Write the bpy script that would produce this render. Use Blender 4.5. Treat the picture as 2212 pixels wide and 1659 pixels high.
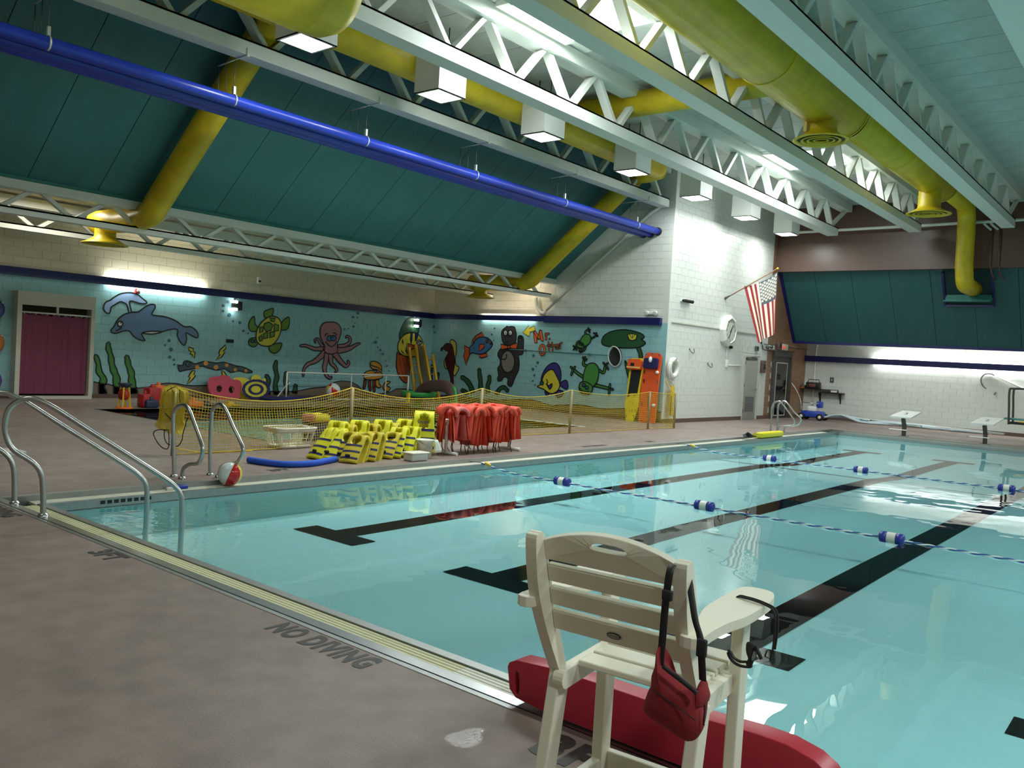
import bpy, bmesh, math, random
from mathutils import Vector, Matrix
from mathutils.geometry import tessellate_polygon
for _o in list(bpy.data.objects): bpy.data.objects.remove(_o)
random.seed(7)
SC = bpy.context.scene
COL = SC.collection
PI = math.pi
# ---------------------------------------------------------------- camera
FPX, CX, CY, CAMH = 1819.43, 1106.0, 829.5, 1.6
YAW, PIT, ROL = -0.68419341, -0.03091528, -0.05971165
_f = Vector((math.sin(YAW)*math.cos(PIT), math.cos(YAW)*math.cos(PIT), math.sin(PIT)))
_r = _f.cross(Vector((0, 0, 1))).normalized(); _d = _f.cross(_r)
RR = math.cos(ROL)*_r + math.sin(ROL)*_d
RD = -math.sin(ROL)*_r + math.cos(ROL)*_d
EYE = Vector((0, 0, CAMH))
cam = bpy.data.cameras.new('camera'); camo = bpy.data.objects.new('camera', cam); COL.objects.link(camo)
cam.sensor_width = 36; cam.lens = FPX/2212*36; cam.clip_start = 0.05; cam.clip_end = 200
camo.matrix_world = Matrix(((RR.x, -RD.x, -_f.x, 0), (RR.y, -RD.y, -_f.y, 0), (RR.z, -RD.z, -_f.z, CAMH), (0, 0, 0, 1)))
SC.camera = camo
# ---------------------------------------------------------------- world, exposure
SC.view_settings.view_transform = 'Standard'; SC.view_settings.look = 'None'
SC.view_settings.exposure = 0.0; SC.view_settings.gamma = 1.0; SC.view_settings.use_curve_mapping = False
W = bpy.data.worlds.new('world'); SC.world = W; W.use_nodes = True
W.node_tree.nodes['Background'].inputs[0].default_value = (0.6, 0.75, 0.8, 1)
W.node_tree.nodes['Background'].inputs[1].default_value = 0.03
SC.cycles.max_bounces = 10; SC.cycles.diffuse_bounces = 5; SC.cycles.glossy_bounces = 4
SC.cycles.transparent_max_bounces = 24; SC.cycles.transmission_bounces = 4
SC.cycles.use_denoising = True; SC.cycles.sample_clamp_indirect = 8
SC.cycles.caustics_reflective = False; SC.cycles.caustics_refractive = False
def area(name, loc, size, power, col=(1, 1, 1), direction=(0, 0, -1), sizey=None, spread=None):
    l = bpy.data.lights.new(name, 'AREA'); l.energy = power; l.color = col
    l.shape = 'RECTANGLE'; l.size = size; l.size_y = sizey or size
    if spread: l.spread = spread
    o = bpy.data.objects.new(name, l); COL.objects.link(o); o.location = loc
    o.rotation_euler = Vector(direction).to_track_quat('-Z', 'Y').to_euler()
    o['kind'] = 'helper'
    return o
XM, YM, XF, YF = -21.03, 21.2, -11.75, 32.1      # mural wall, second mural wall, flag wall, far wall
LIGHT_Y = [7.78, 10.65, 13.65, 17.15, 20.4, 23.6, 26.75]
LAMP_W, TUBE_W, SKY_W = 68.0, 210.0, 300.0
for i, y in enumerate(LIGHT_Y): area('lamp_light', (-10.72, y, 6.115), 0.5, LAMP_W, (0.93, 1.0, 0.97))
SKYL = [(-8.2, 11.2), (-8.2, 21.85), (-8.2, 0.6)]
for x, y in SKYL: area('skylight_light', (x, y, 7.25), 1.75, SKY_W, (0.93, 1.0, 1.0), sizey=1.75)
for y in (0.5, 5.0, 10, 15, 20, 25): area('lamp_light', (2.6, y, 6.1), 0.6, LAMP_W*2.8, (0.93, 1.0, 0.98))  # unseen row without fixtures, added over the other side to brighten the hall
# tubes in the coves behind the navy rails: each throws light up and down the wall
def cove(loc, sx, sy, power, col, up=1.0, down=0.6):
    area('tube_light', loc, sx, power*up, col, (0, 0, 1), sizey=sy); area('tube_light', (loc[0], loc[1], loc[2]-.06), sx, power*down, col, (0, 0, -1), sizey=sy)
# (area axes: x runs along world X, y along world Y)
cove((XM+.075, 11.05, 2.92), .05, 2.6, 46.0, (0.97, 1.0, 0.9), 1.0, .55); cove((-17.6, YM-.075, 2.9), 2.2, .05, 22.0, (1.0, 0.93, 0.78), 1.0, .35)
for x in (-7.8, -4.9, -2.0, .9): cove((x, YF-.085, 2.28), 2.8, .05, 60.0, (0.98, 1.0, 0.95), 1.0, .36)
area('tube_light', (-17.4, 7.0, 4.15), 0.3, 40.0, (1.0, 0.96, 0.84), (0, 0, -1), sizey=1.2)
area('tube_light', (-16.8, 20.3, 4.05), 0.3, 16.0, (1.0, 0.93, 0.78), (0, 0.4, -1), sizey=1.2)
# ---------------------------------------------------------------- pixel -> place
def ray(x, y): return RR*((x-CX)/FPX) + RD*((y-CY)/FPX) + _f
def onX(x, y, X): d = ray(x, y); return EYE + d*((X-EYE.x)/d.x)
def onY(x, y, Y): d = ray(x, y); return EYE + d*((Y-EYE.y)/d.y)
def onZ(x, y, Z=0.0): d = ray(x, y); return EYE + d*((Z-EYE.z)/d.z)
def onP(x, y, p, n): d = ray(x, y); n = Vector(n); return EYE + d*(n.dot(Vector(p)-EYE)/n.dot(d))
# ---------------------------------------------------------------- materials
def s2l(c): return tuple((v/12.92 if v <= 0.04045 else ((v+0.055)/1.055)**2.4) for v in [a/255 for a in c])
MATS = {}
def mat(name, rgb=(200, 200, 200), rough=0.5, metal=0.0, noise=0.0, nscale=6.0, bump=0.0, bscale=40.0, emit=0.0, spec=0.5, alpha=1.0, stretch=None, dark=None):
    if name in MATS: return MATS[name]
    m = bpy.data.materials.new(name); m.use_nodes = True; nt = m.node_tree
    b = nt.nodes['Principled BSDF']; c = s2l(rgb)
    b.inputs['Base Color'].default_value = (*c, 1); b.inputs['Roughness'].default_value = rough
    b.inputs['Metallic'].default_value = metal; b.inputs['Specular IOR Level'].default_value = spec
    if alpha < 1: b.inputs['Alpha'].default_value = alpha
    if noise or bump:
        tc = nt.nodes.new('ShaderNodeTexCoord'); mp = nt.nodes.new('ShaderNodeMapping'); nt.links.new(tc.outputs['Object'], mp.inputs[0])
        if stretch: mp.inputs['Scale'].default_value = stretch
    if noise:
        n = nt.nodes.new('ShaderNodeTexNoise'); n.inputs['Scale'].default_value = nscale; n.inputs['Detail'].default_value = 6; n.inputs['Roughness'].default_value = 0.65
        nt.links.new(mp.outputs[0], n.inputs['Vector'])
        r = nt.nodes.new('ShaderNodeMapRange'); r.inputs['From Min'].default_value = 0.3; r.inputs['From Max'].default_value = 0.7
        nt.links.new(n.outputs['Fac'], r.inputs['Value'])
        mx = nt.nodes.new('ShaderNodeMix'); mx.data_type = 'RGBA'
        d = s2l(dark) if dark else tuple(v*(1-noise) for v in c)
        mx.inputs['A'].default_value = (*d, 1); mx.inputs['B'].default_value = (*c, 1)
        nt.links.new(r.outputs[0], mx.inputs['Factor']); nt.links.new(mx.outputs['Result'], b.inputs['Base Color'])
    if bump:
        n2 = nt.nodes.new('ShaderNodeTexNoise'); n2.inputs['Scale'].default_value = bscale; n2.inputs['Detail'].default_value = 4
        nt.links.new(mp.outputs[0], n2.inputs['Vector'])
        bp = nt.nodes.new('ShaderNodeBump'); bp.inputs['Strength'].default_value = bump; bp.inputs['Distance'].default_value = 0.01
        nt.links.new(n2.outputs['Fac'], bp.inputs['Height']); nt.links.new(bp.outputs[0], b.inputs['Normal'])
    if emit:
        b.inputs['Emission Color'].default_value = (*c, 1); b.inputs['Emission Strength'].default_value = emit
    MATS[name] = m; return m
M = lambda n: MATS[n]
# ---------------------------------------------------------------- mesh builder
def V(*a): return Vector(a)
class MB:
    def __init__(s): s.v = []; s.f = []; s.mi = []; s.sm = []
    def add(s, vs, fs, mi=0, smooth=False):
        o = len(s.v); s.v += [tuple(v) for v in vs]
        for f in fs: s.f.append([i+o for i in f]); s.mi.append(mi); s.sm.append(smooth)
        return s
    def box(s, lo, hi, mi=0, mtx=None):
        x0, y0, z0 = lo; x1, y1, z1 = hi
        vs = [V(x, y, z) for z in (z0, z1) for y in (y0, y1) for x in (x0, x1)]
        if mtx is not None: vs = [mtx @ v for v in vs]
        return s.add(vs, [(0, 2, 3, 1), (4, 5, 7, 6), (0, 1, 5, 4), (2, 6, 7, 3), (0, 4, 6, 2), (1, 3, 7, 5)], mi)
    def rbox(s, lo, hi, b, mi=0, mtx=None, seg=2):
        bm = bmesh.new(); bmesh.ops.create_cube(bm, size=1)
        lo, hi = Vector(lo), Vector(hi)
        for v in bm.verts: v.co = Vector([(lo[i]+hi[i])/2 + v.co[i]*(hi[i]-lo[i]) for i in range(3)])
        bmesh.ops.bevel(bm, geom=bm.edges[:], offset=b, segments=seg, affect='EDGES', profile=0.5)
        return s.bm(bm, mi, mtx, True)
    def bm(s, bm, mi=0, mtx=None, smooth=False):
        bm.verts.index_update()
        s.add([(mtx @ v.co if mtx is not None else v.co.copy()) for v in bm.verts], [[v.index for v in f.verts] for f in bm.faces], mi, smooth)
        bm.free(); return s
    def bar(s, a, b, w, h, mi=0, up=(0, 0, 1)):
        a, b = Vector(a), Vector(b); t = (b-a).normalized(); u = Vector(up)
        x = t.cross(u)
        if x.length < 1e-5: x = t.cross(Vector((1, 0, 0)))
        x.normalize(); y = x.cross(t)
        vs = [p + x*sx*w/2 + y*sy*h/2 for p in (a, b) for sx, sy in ((-1, -1), (1, -1), (1, 1), (-1, 1))]
        return s.add(vs, [(3, 2, 1, 0), (4, 5, 6, 7), (0, 1, 5, 4), (1, 2, 6, 5), (2, 3, 7, 6), (3, 0, 4, 7)], mi)
    def tube(s, pts, r, seg=10, mi=0, caps=True, closed=False, flat=1.0):
        pts = [Vector(p) for p in pts]; n = len(pts)
        rs = r if isinstance(r, (list, tuple)) else [r]*n
        T = []
        for i in range(n):
            a = pts[i-1] if (i > 0 or closed) else pts[i]; b = pts[(i+1) % n] if (i < n-1 or closed) else pts[i]
            T.append((b-a).normalized())
        u = T[0].cross(Vector((0, 0, 1)))
        if u.length < 1e-3: u = T[0].cross(Vector((1, 0, 0)))
        u.normalize(); vs = []
        for i in range(n):
            u = (u - T[i]*u.dot(T[i])).normalized(); w = T[i].cross(u)
            for k in range(seg):
                a = 2*PI*k/seg; vs.append(pts[i] + (u*math.cos(a) + w*math.sin(a)*flat)*rs[i])
        fs = []
        for i in range(n if closed else n-1):
            j = (i+1) % n
            for k in range(seg): fs.append((i*seg+k, i*seg+(k+1) % seg, j*seg+(k+1) % seg, j*seg+k))
        s.add(vs, fs, mi, True)
        if caps and not closed:
            o = len(s.v)-len(vs)
            s.f.append([o+k for k in range(seg)][::-1]); s.mi.append(mi); s.sm.append(False)
            s.f.append([o+(n-1)*seg+k for k in range(seg)]); s.mi.append(mi); s.sm.append(False)
        return s
    def lathe(s, prof, c=(0, 0, 0), axis=(0, 0, 1), seg=24, mi=0, smooth=True):
        ax = Vector(axis).normalized(); q = Vector((0, 0, 1)).rotation_difference(ax); c = Vector(c); vs = []
        for r, z in prof:
            for k in range(seg):
                a = 2*PI*k/seg; vs.append(c + q @ Vector((r*math.cos(a), r*math.sin(a), z)))
        fs = [(i*seg+k, i*seg+(k+1) % seg, (i+1)*seg+(k+1) % seg, (i+1)*seg+k) for i in range(len(prof)-1) for k in range(seg)]
        return s.add(vs, fs, mi, smooth)
    def grid(s, fn, nu, nv, mi=0, skip=None, smooth=True, mifn=None):
        o = len(s.v)
        for j in range(nv+1):
            for i in range(nu+1): s.v.append(tuple(fn(i/nu, j/nv)))
        for j in range(nv):
            for i in range(nu):
                if skip and skip((i+.5)/nu, (j+.5)/nv): continue
                a = o+j*(nu+1)+i
                s.f.append([a, a+1, a+nu+2, a+nu+1]); s.mi.append(mifn((i+.5)/nu, (j+.5)/nv) if mifn else mi); s.sm.append(smooth)
        return s
    def prism(s, poly, d, mi=0, smooth=False):
        """poly: 3D planar loop, extruded by vector d"""
        d = Vector(d); n = len(poly); P = [Vector(p) for p in poly]
        tris = tessellate_polygon([P])
        vs = P + [p+d for p in P]
        fs = [tuple(t) for t in tris] + [tuple(i+n for i in t) for t in tris] + [(i, (i+1) % n, (i+1) % n+n, i+n) for i in range(n)]
        return s.add(vs, fs, mi, smooth)
    def sphere(s, c, r, mi=0, nu=20, nv=12, sc=(1, 1, 1)):
        c = Vector(c)
        return s.grid(lambda u, v: c + Vector((r*sc[0]*math.cos(2*PI*u)*math.sin(PI*v), r*sc[1]*math.sin(2*PI*u)*math.sin(PI*v), r*sc[2]*math.cos(PI*v))), nu, nv, mi)
    def build(s, name, mats, parent=None, solid=0.0, merge=False, recalc=True, bevel=0.0, subsurf=0):
        me = bpy.data.meshes.new(name)
        off = gl(parent) if parent is not None else V(0, 0, 0)
        me.from_pydata([(v[0]-off.x, v[1]-off.y, v[2]-off.z) for v in s.v], [], s.f)
        if not isinstance(mats, (list, tuple)): mats = [mats]
        for m in mats: me.materials.append(MATS[m] if isinstance(m, str) else m)
        me.polygons.foreach_set('material_index', s.mi); me.polygons.foreach_set('use_smooth', s.sm)
        if recalc or merge or solid or bevel:
            b = bmesh.new(); b.from_mesh(me)
            if merge: bmesh.ops.remove_doubles(b, verts=b.verts[:], dist=1e-5)
            if recalc: bmesh.ops.recalc_face_normals(b, faces=b.faces[:])
            if bevel:
                bmesh.ops.bevel(b, geom=[e for e in b.edges if len(e.link_faces) == 2 and e.calc_face_angle(0) > 0.6], offset=bevel, segments=2, affect='EDGES', profile=0.5)
            b.to_mesh(me); b.free()
        me.update()
        o = bpy.data.objects.new(name, me); COL.objects.link(o)
        if parent is not None: o.parent = parent
        if solid:
            md = o.modifiers.new('solid', 'SOLIDIFY'); md.thickness = solid; md.offset = 0
        if subsurf:
            md = o.modifiers.new('sub', 'SUBSURF'); md.levels = subsurf; md.render_levels = subsurf
        return o
def gl(o):
    p = Vector(o.location)
    while o.parent is not None: o = o.parent; p += Vector(o.location)
    return p
def tag(o, label, cat, group=None, kind=None):
    o['label'] = label; o['category'] = cat
    if group: o['group'] = group
    if kind: o['kind'] = kind
    return o
def thing(name, label, cat, loc=(0, 0, 0), group=None):
    o = bpy.data.objects.new(name, None); COL.objects.link(o); o.location = loc; o.empty_display_size = 0.1
    return tag(o, label, cat, group)
def struct(name, mb=None, m=None, loc=(0, 0, 0), **k):
    if mb is None:
        o = bpy.data.objects.new(name, None); COL.objects.link(o); o.location = loc; o.empty_display_size = 0.1
    else: o = mb.build(name, m, **k)
    o['kind'] = 'structure'; return o
def inst(src, name, loc, parent=None, mtx=None):
    """a copy that shares mesh data"""
    o = src.copy(); o.name = name; COL.objects.link(o); o.parent = parent
    o.location = loc
    return o
def copy_tree(src, loc, rot=None, label=None):
    r = src.copy(); COL.objects.link(r); r.location = loc
    if rot is not None: r.rotation_euler = rot
    if label: r['label'] = label
    for ch in list(src.children):
        c = ch.copy(); COL.objects.link(c); c.parent = r
        for g in list(ch.children):
            d = g.copy(); COL.objects.link(d); d.parent = c
    return r
def lab(o, s): o['label'] = s; return o
def smooth_path(pts, n=6, closed=False):
    P = [Vector(p) for p in pts]; out = []; m = len(P)
    for i in range(m if closed else m-1):
        p0 = P[(i-1) % m] if (closed or i > 0) else P[i]; p1 = P[i]; p2 = P[(i+1) % m]; p3 = P[(i+2) % m] if (closed or i+2 < m) else p2
        for k in range(n):
            t = k/n; out.append(0.5*((2*p1)+(p2-p0)*t+(2*p0-5*p1+4*p2-p3)*t*t+(3*p1-p0-3*p2+p3)*t**3))
    if not closed: out.append(P[-1])
    return out
ORD = ['first', 'second', 'third', 'fourth', 'fifth', 'sixth', 'seventh', 'eighth', 'ninth', 'tenth', 'eleventh', 'twelfth']
# ================================================================ materials used everywhere
mat('deck', (150, 132, 124), 0.55, noise=0.22, nscale=1.3, bump=0.25, bscale=90)
mat('deck_side', (120, 108, 100), 0.7)
mat('steel', (185, 188, 188), 0.28, metal=1.0)
mat('brushed', (165, 168, 166), 0.42, metal=0.9, noise=0.15, nscale=14)
mat('steel_dark', (95, 97, 95), 0.5, metal=0.6)
mat('grate_old', (215, 212, 172), 0.55); mat('grate_new', (226, 226, 208), 0.5)
mat('black', (18, 18, 20), 0.6); mat('rubber', (30, 30, 32), 0.75)
mat('trough', (38, 38, 34), 0.9)
mat('pool_paint', (196, 251, 255), 0.6, noise=0.03, nscale=2)
mat('lane_black', (12, 16, 18), 0.9, spec=.05)
mat('wading_paint', (190, 226, 215), 0.6)
mat('block_white', (218, 221, 214), 0.38, bump=0.08, bscale=60)
mat('block_cream', (214, 206, 184), 0.42, bump=0.08, bscale=60)
mat('block_blue', (146, 196, 202), 0.38, bump=0.08, bscale=60)
mat('block_brown', (140, 104, 76), 0.38, bump=0.08, bscale=60)
mat('brown_paint', (96, 70, 58), 0.36, noise=0.12, nscale=3, bump=0.06, bscale=30)
mat('base_brown', (96, 74, 66), 0.5)
mat('navy', (18, 24, 88), 0.3)
mat('teal', (52, 112, 116), 0.5, noise=0.2, nscale=1.0, stretch=(.5, 5, .5)); mat('teal_far', (42, 92, 95), 0.55, noise=0.2, nscale=1.0, stretch=(5, .5, .5))
mat('teal_edge', (40, 122, 112), 0.5); mat('teal_dark', (16, 52, 52), 0.8)
mat('ceiling', (196, 200, 194), 0.9, noise=0.22, nscale=2.2, bump=0.5, bscale=120)
mat('ceiling_back', (228, 230, 224), 0.9)
mat('ceiling_low', (222, 212, 190), 0.9, noise=0.12, nscale=2)
mat('truss', (212, 216, 208), 0.45); mat('white', (232, 232, 226), 0.45)
mat('white_paint', (205, 205, 192), 0.5)
mat('lamp', (255, 255, 250), emit=14); mat('sky', (240, 252, 255), emit=9)
mat('yellow_duct', (214, 190, 24), 0.42, noise=0.2, nscale=2.5, dark=(186, 160, 22))
mat('duct_dark', (70, 66, 20), 0.7)
mat('blue_pipe', (38, 66, 190), 0.3, noise=0.35, nscale=8, stretch=(1, .2, 1))
mat('glass_dark', (22, 26, 28), 0.08)
# ================================================================ deck
fl = MB(); t = 0.3
PX0, PX1, PY0, PY1 = -8.34, 5.5, 3.40, 25.9          # water edge of the main pool
GX0, GX1, GY0, GY1 = -8.71, 5.87, 2.99, 26.27        # outside of its gutter
KX0, KX1, KY0, KY1 = -18.0, -11.85, 8.22, 17.25      # wading pool
for a, b, c, d in ((XM, -6, 9, GY0), (GX1, GY0, 9, GY1), (XM, GY1, 9, YF), (XM, GY0, GX0, KY0), (XM, KY0, KX0, KY1), (KX1, KY0, GX0, KY1), (XM, KY1, GX0, GY1)):
    fl.box((a, b, -t), (c, d, 0))
dm = M('deck'); nt = dm.node_tree; bs = nt.nodes['Principled BSDF']      # wet patches: smoother where a second noise is high, and one splash beside the chair
tc = nt.nodes.new('ShaderNodeTexCoord'); nz = nt.nodes.new('ShaderNodeTexNoise'); nz.inputs['Scale'].default_value = 0.8; nz.inputs['Detail'].default_value = 5
nt.links.new(tc.outputs['Object'], nz.inputs['Vector'])
vm = nt.nodes.new('ShaderNodeVectorMath'); vm.operation = 'DISTANCE'; vm.inputs[1].default_value = (-2.28, 2.62, 0); nt.links.new(tc.outputs['Object'], vm.inputs[0])
n3 = nt.nodes.new('ShaderNodeTexNoise'); n3.inputs['Scale'].default_value = 9; nt.links.new(tc.outputs['Object'], n3.inputs['Vector'])
m1 = nt.nodes.new('ShaderNodeMath'); m1.operation = 'MULTIPLY_ADD'; m1.inputs[1].default_value = 0.22; nt.links.new(n3.outputs['Fac'], m1.inputs[0]); nt.links.new(vm.outputs['Value'], m1.inputs[2])
r1 = nt.nodes.new('ShaderNodeMapRange'); r1.inputs['From Min'].default_value = 0.17; r1.inputs['From Max'].default_value = 0.22; r1.inputs['To Min'].default_value = 0.12; r1.inputs['To Max'].default_value = 1.0
nt.links.new(m1.outputs[0], r1.inputs['Value'])
r2 = nt.nodes.new('ShaderNodeMapRange'); r2.inputs['From Min'].default_value = 0.35; r2.inputs['From Max'].default_value = 0.7; r2.inputs['To Min'].default_value = 0.62; r2.inputs['To Max'].default_value = 0.36
nt.links.new(nz.outputs['Fac'], r2.inputs['Value'])
mn = nt.nodes.new('ShaderNodeMath'); mn.operation = 'MINIMUM'; nt.links.new(r1.outputs[0], mn.inputs[0]); nt.links.new(r2.outputs[0], mn.inputs[1]); nt.links.new(mn.outputs[0], bs.inputs['Roughness'])
# large paler and darker clouds in the concrete
mxn = [n for n in nt.nodes if n.type == 'MIX'][0]
n4 = nt.nodes.new('ShaderNodeTexNoise'); n4.inputs['Scale'].default_value = 5.5; n4.inputs['Detail'].default_value = 8; nt.links.new(tc.outputs['Object'], n4.inputs['Vector'])
r4 = nt.nodes.new('ShaderNodeMapRange'); r4.inputs['From Min'].default_value = 0.3; r4.inputs['From Max'].default_value = 0.72; r4.inputs['To Min'].default_value = 0.78; r4.inputs['To Max'].default_value = 1.08; nt.links.new(n4.outputs['Fac'], r4.inputs['Value'])
vs_ = nt.nodes.new('ShaderNodeVectorMath'); vs_.operation = 'SCALE'; nt.links.new(mxn.outputs['Result'], vs_.inputs[0]); nt.links.new(r4.outputs[0], vs_.inputs['Scale']); nt.links.new(vs_.outputs[0], bs.inputs['Base Color'])
floor = struct('floor', fl, ['deck'])
# painted words on the deck
def words(txt, name, parent, mtx, size, m, ext=0.0, space=1.0, bold=0.0):
    cu = bpy.data.curves.new(name, 'FONT'); cu.body = txt; cu.size = size; cu.extrude = ext; cu.space_character = space; cu.align_x = 'LEFT'; cu.resolution_u = 3; cu.offset = bold
    o = bpy.data.objects.new(name, cu); COL.objects.link(o)
    dg = bpy.context.evaluated_depsgraph_get(); me = bpy.data.meshes.new_from_object(o.evaluated_get(dg))
    bpy.data.objects.remove(o); bpy.data.curves.remove(cu)
    me.name = name; me.materials.clear(); me.materials.append(MATS[m] if isinstance(m, str) else m)
    o = bpy.data.objects.new(name, me); COL.objects.link(o)
    off = gl(parent) if parent is not None else V(0, 0, 0)
    me.transform(Matrix.Translation(-off) @ mtx); me.update()
    o.parent = parent; return o
def flatmtx(p, ang=0.0, sx=1.0, sy=1.0, shear=0.0):
    return Matrix.Translation(p) @ Matrix.Rotation(ang, 4, 'Z') @ Matrix(((sx, shear, 0, 0), (0, sy, 0, 0), (0, 0, 1, 0), (0, 0, 0, 1)))
mat('deck_paint', (34, 34, 36), 0.5, noise=0.5, nscale=30, dark=(70, 66, 62))
words('NO DIVING', 'painted_lettering', floor, flatmtx(V(-3.98, 2.81, 0.002), 0, 0.72, 1.1), 0.2, 'deck_paint', 0, 1.12, .009)
words('3FT', 'painted_lettering', floor, flatmtx(V(-2.04, 2.745, 0.002), 0, 1.05, 1.15), 0.25, 'deck_paint', 0, 1.05, .014)
words('3FT', 'painted_lettering', floor, flatmtx(V(-6.2, 2.82, 0.002), 0, 1.0, 1.1), 0.2, 'deck_paint', 0, 1.05, .009)
words('NO DIVING', 'painted_lettering', floor, flatmtx(V(-8.55, 2.81, 0.002), 0, 0.72, 1.1), 0.2, 'deck_paint', 0, 1.12, .009)
words('3FT', 'painted_lettering', floor, flatmtx(V(-8.92, 6.28, 0.002), PI/2, 1.0, 1.0), 0.19, 'deck_paint', 0, 1.05, .009)
words('NO DIVING', 'painted_lettering', floor, flatmtx(V(-8.9, 13.2, 0.002), PI/2, 0.75, 1.0), 0.19, 'deck_paint', 0, 1.1, .009)
words('5FT', 'painted_lettering', floor, flatmtx(V(-8.9, 15.6, 0.002), PI/2, 1.0, 1.0), 0.19, 'deck_paint', 0, 1.05, .009)
# ================================================================ main pool: gutter, basin, water
gut = struct('pool_gutter')
def strip(name, a, b, m, z0=-0.05): MB().box((a[0], a[1], z0), (b[0], b[1], b[2] if len(b) > 2 else 0.003)).build(name, m, gut)
# near side, seen from the deck outwards: steel strip, dark slot, steel nosing, riser, grating, lip
strip('coping_strip', (GX0, 2.99), (GX1, 3.025), 'brushed'); strip('coping_slot', (GX0, 3.025), (GX1, 3.035, -0.006), 'black'); strip('coping_nosing', (GX0+.07, 3.035), (GX1, 3.11, 0.004), 'steel', -0.16)
strip('gutter_lip', (PX0-.06, 3.335), (GX1, PY0, -0.040), 'brushed', -0.13)
strip('gutter_trough', (GX0, 3.11), (GX1, 3.335, -0.14), 'trough', -0.2)
# deck-side of the long edge
strip('coping_strip', (GX0, GY0), (-8.675, GY1), 'brushed'); strip('coping_nosing', (-8.675, GY0), (-8.615, GY1, 0.004), 'brushed', -0.16)
strip('gutter_lip', (-8.40, 3.34), (PX0, GY1-.3, -0.040), 'brushed', -0.13); strip('gutter_trough', (-8.615, 3.11), (-8.40, GY1-.3, -0.14), 'trough', -0.2)
# far end and hidden side
strip('coping_nosing', (GX0, 26.17), (GX1, GY1, 0.004), 'brushed', -0.16); strip('gutter_lip', (GX0, PY1), (GX1, PY1+.07, -0.04), 'brushed', -0.13); strip('gutter_trough', (GX0, PY1+.07), (GX1, 26.17, -0.14), 'trough', -0.2)
strip('coping_strip', (PX1, GY0), (GX1, GY1, 0.003), 'brushed', -0.42)
def grate_mesh(name, L, Wd, n, m):
    b = MB(); p = Wd/n
    for i in range(n): b.box((0.002, i*p+.004, -0.03), (L-.002, (i+1)*p-.004, 0))
    for x in (0.06, L/2, L-.06): b.box((x-.006, 0.004, -0.03), (x+.006, Wd-.004, -0.003))
    return b.build('grating_panel', m)
gl_ = 0.61
g_old = grate_mesh('grating_panel', gl_, .22, 7, 'grate_old'); g_new = grate_mesh('grating_panel', gl_, .22, 7, 'grate_new')
x = -8.40; k = 0
while x < 1.0:
    inst(g_old if x < -3.2 else g_new, 'grating_panel', (x, 3.113, -0.05), gut); x += gl_
y = 3.34
while y < 25.2:
    o = inst(g_new, 'grating_panel', (-8.397, y, -0.05), gut); o.rotation_euler = (0, 0, PI/2); y += gl_
x = -8.3
while x < -2.5:
    inst(g_new, 'grating_panel', (x, 25.975, -0.05), gut); x += gl_
for g in (g_old, g_new): bpy.data.objects.remove(g)
# basin: as it shows through the surface, a pale painted floor that dips at the break line
def zf(y):
    pts = [(3, -.46), (6, -.44), (10, -.41), (15, -.40), (17.3, -.40), (19.2, -.465), (22, -.44), (26, -.43)]
    for (a, za), (b, zb) in zip(pts, pts[1:]):
        if y <= b: t = (y-a)/(b-a); t = t*t*(3-2*t); return za+(zb-za)*t
    return pts[-1][1]
bas = struct('pool_basin')
b = MB(); NY = 60
b.grid(lambda u, v: V(PX0+(PX1-PX0)*u, PY0+(PY1-PY0)*v, zf(PY0+(PY1-PY0)*v)), 4, NY)
b.build('basin_floor', 'pool_paint', bas, recalc=False)
for a, c in (((PX0, PY0), (PX0, PY1)), ((PX0, PY0), (PX1, PY0)), ((PX0, PY1), (PX1, PY1)), ((PX1, PY0), (PX1, PY1))):
    MB().add([(a[0], a[1], -.6), (c[0], c[1], -.6), (c[0], c[1], -.12), (a[0], a[1], -.12)], [(0, 1, 2, 3)]).build('basin_wall', 'pool_paint', bas)
def floor_strip(x0, y0, x1, y1):
    n = max(1, int((y1-y0)/0.4)); q = MB()
    q.grid(lambda u, v: V(x0+(x1-x0)*u, y0+(y1-y0)*v, zf(y0+(y1-y0)*v)+.006), 1, n); return q
for i, xc in enumerate((-7.17, -4.87, -2.56, -0.26, 2.04, 4.34)):
    q = floor_strip(xc-.17, 6.0, xc+.17, 24.2)
    for yy in (5.72, 24.2):
        o = floor_strip(xc-.5, yy, xc+.5, yy+.33); q.add(o.v, o.f)
    q.build('lane_line', 'lane_black', bas, recalc=False)
floor_strip(PX0, 17.55, PX1, 17.62).build('break_line', 'lane_black', bas, recalc=False)
MB().add([(PX0+.005, 3.82, -.3), (PX0+.005, 4.5, -.3), (PX0+.005, 4.5, -.2), (PX0+.005, 3.82, -.2)], [(0, 1, 2, 3)]).build('drain_frame', 'pool_paint', bas)
dr = MB()
for i in range(8): dr.box((-8.345, 3.9+i*.068, -.09), (-8.336, 3.9+i*.068+.045, -.055))
dr.build('overflow_slots', 'black', bas)
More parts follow.
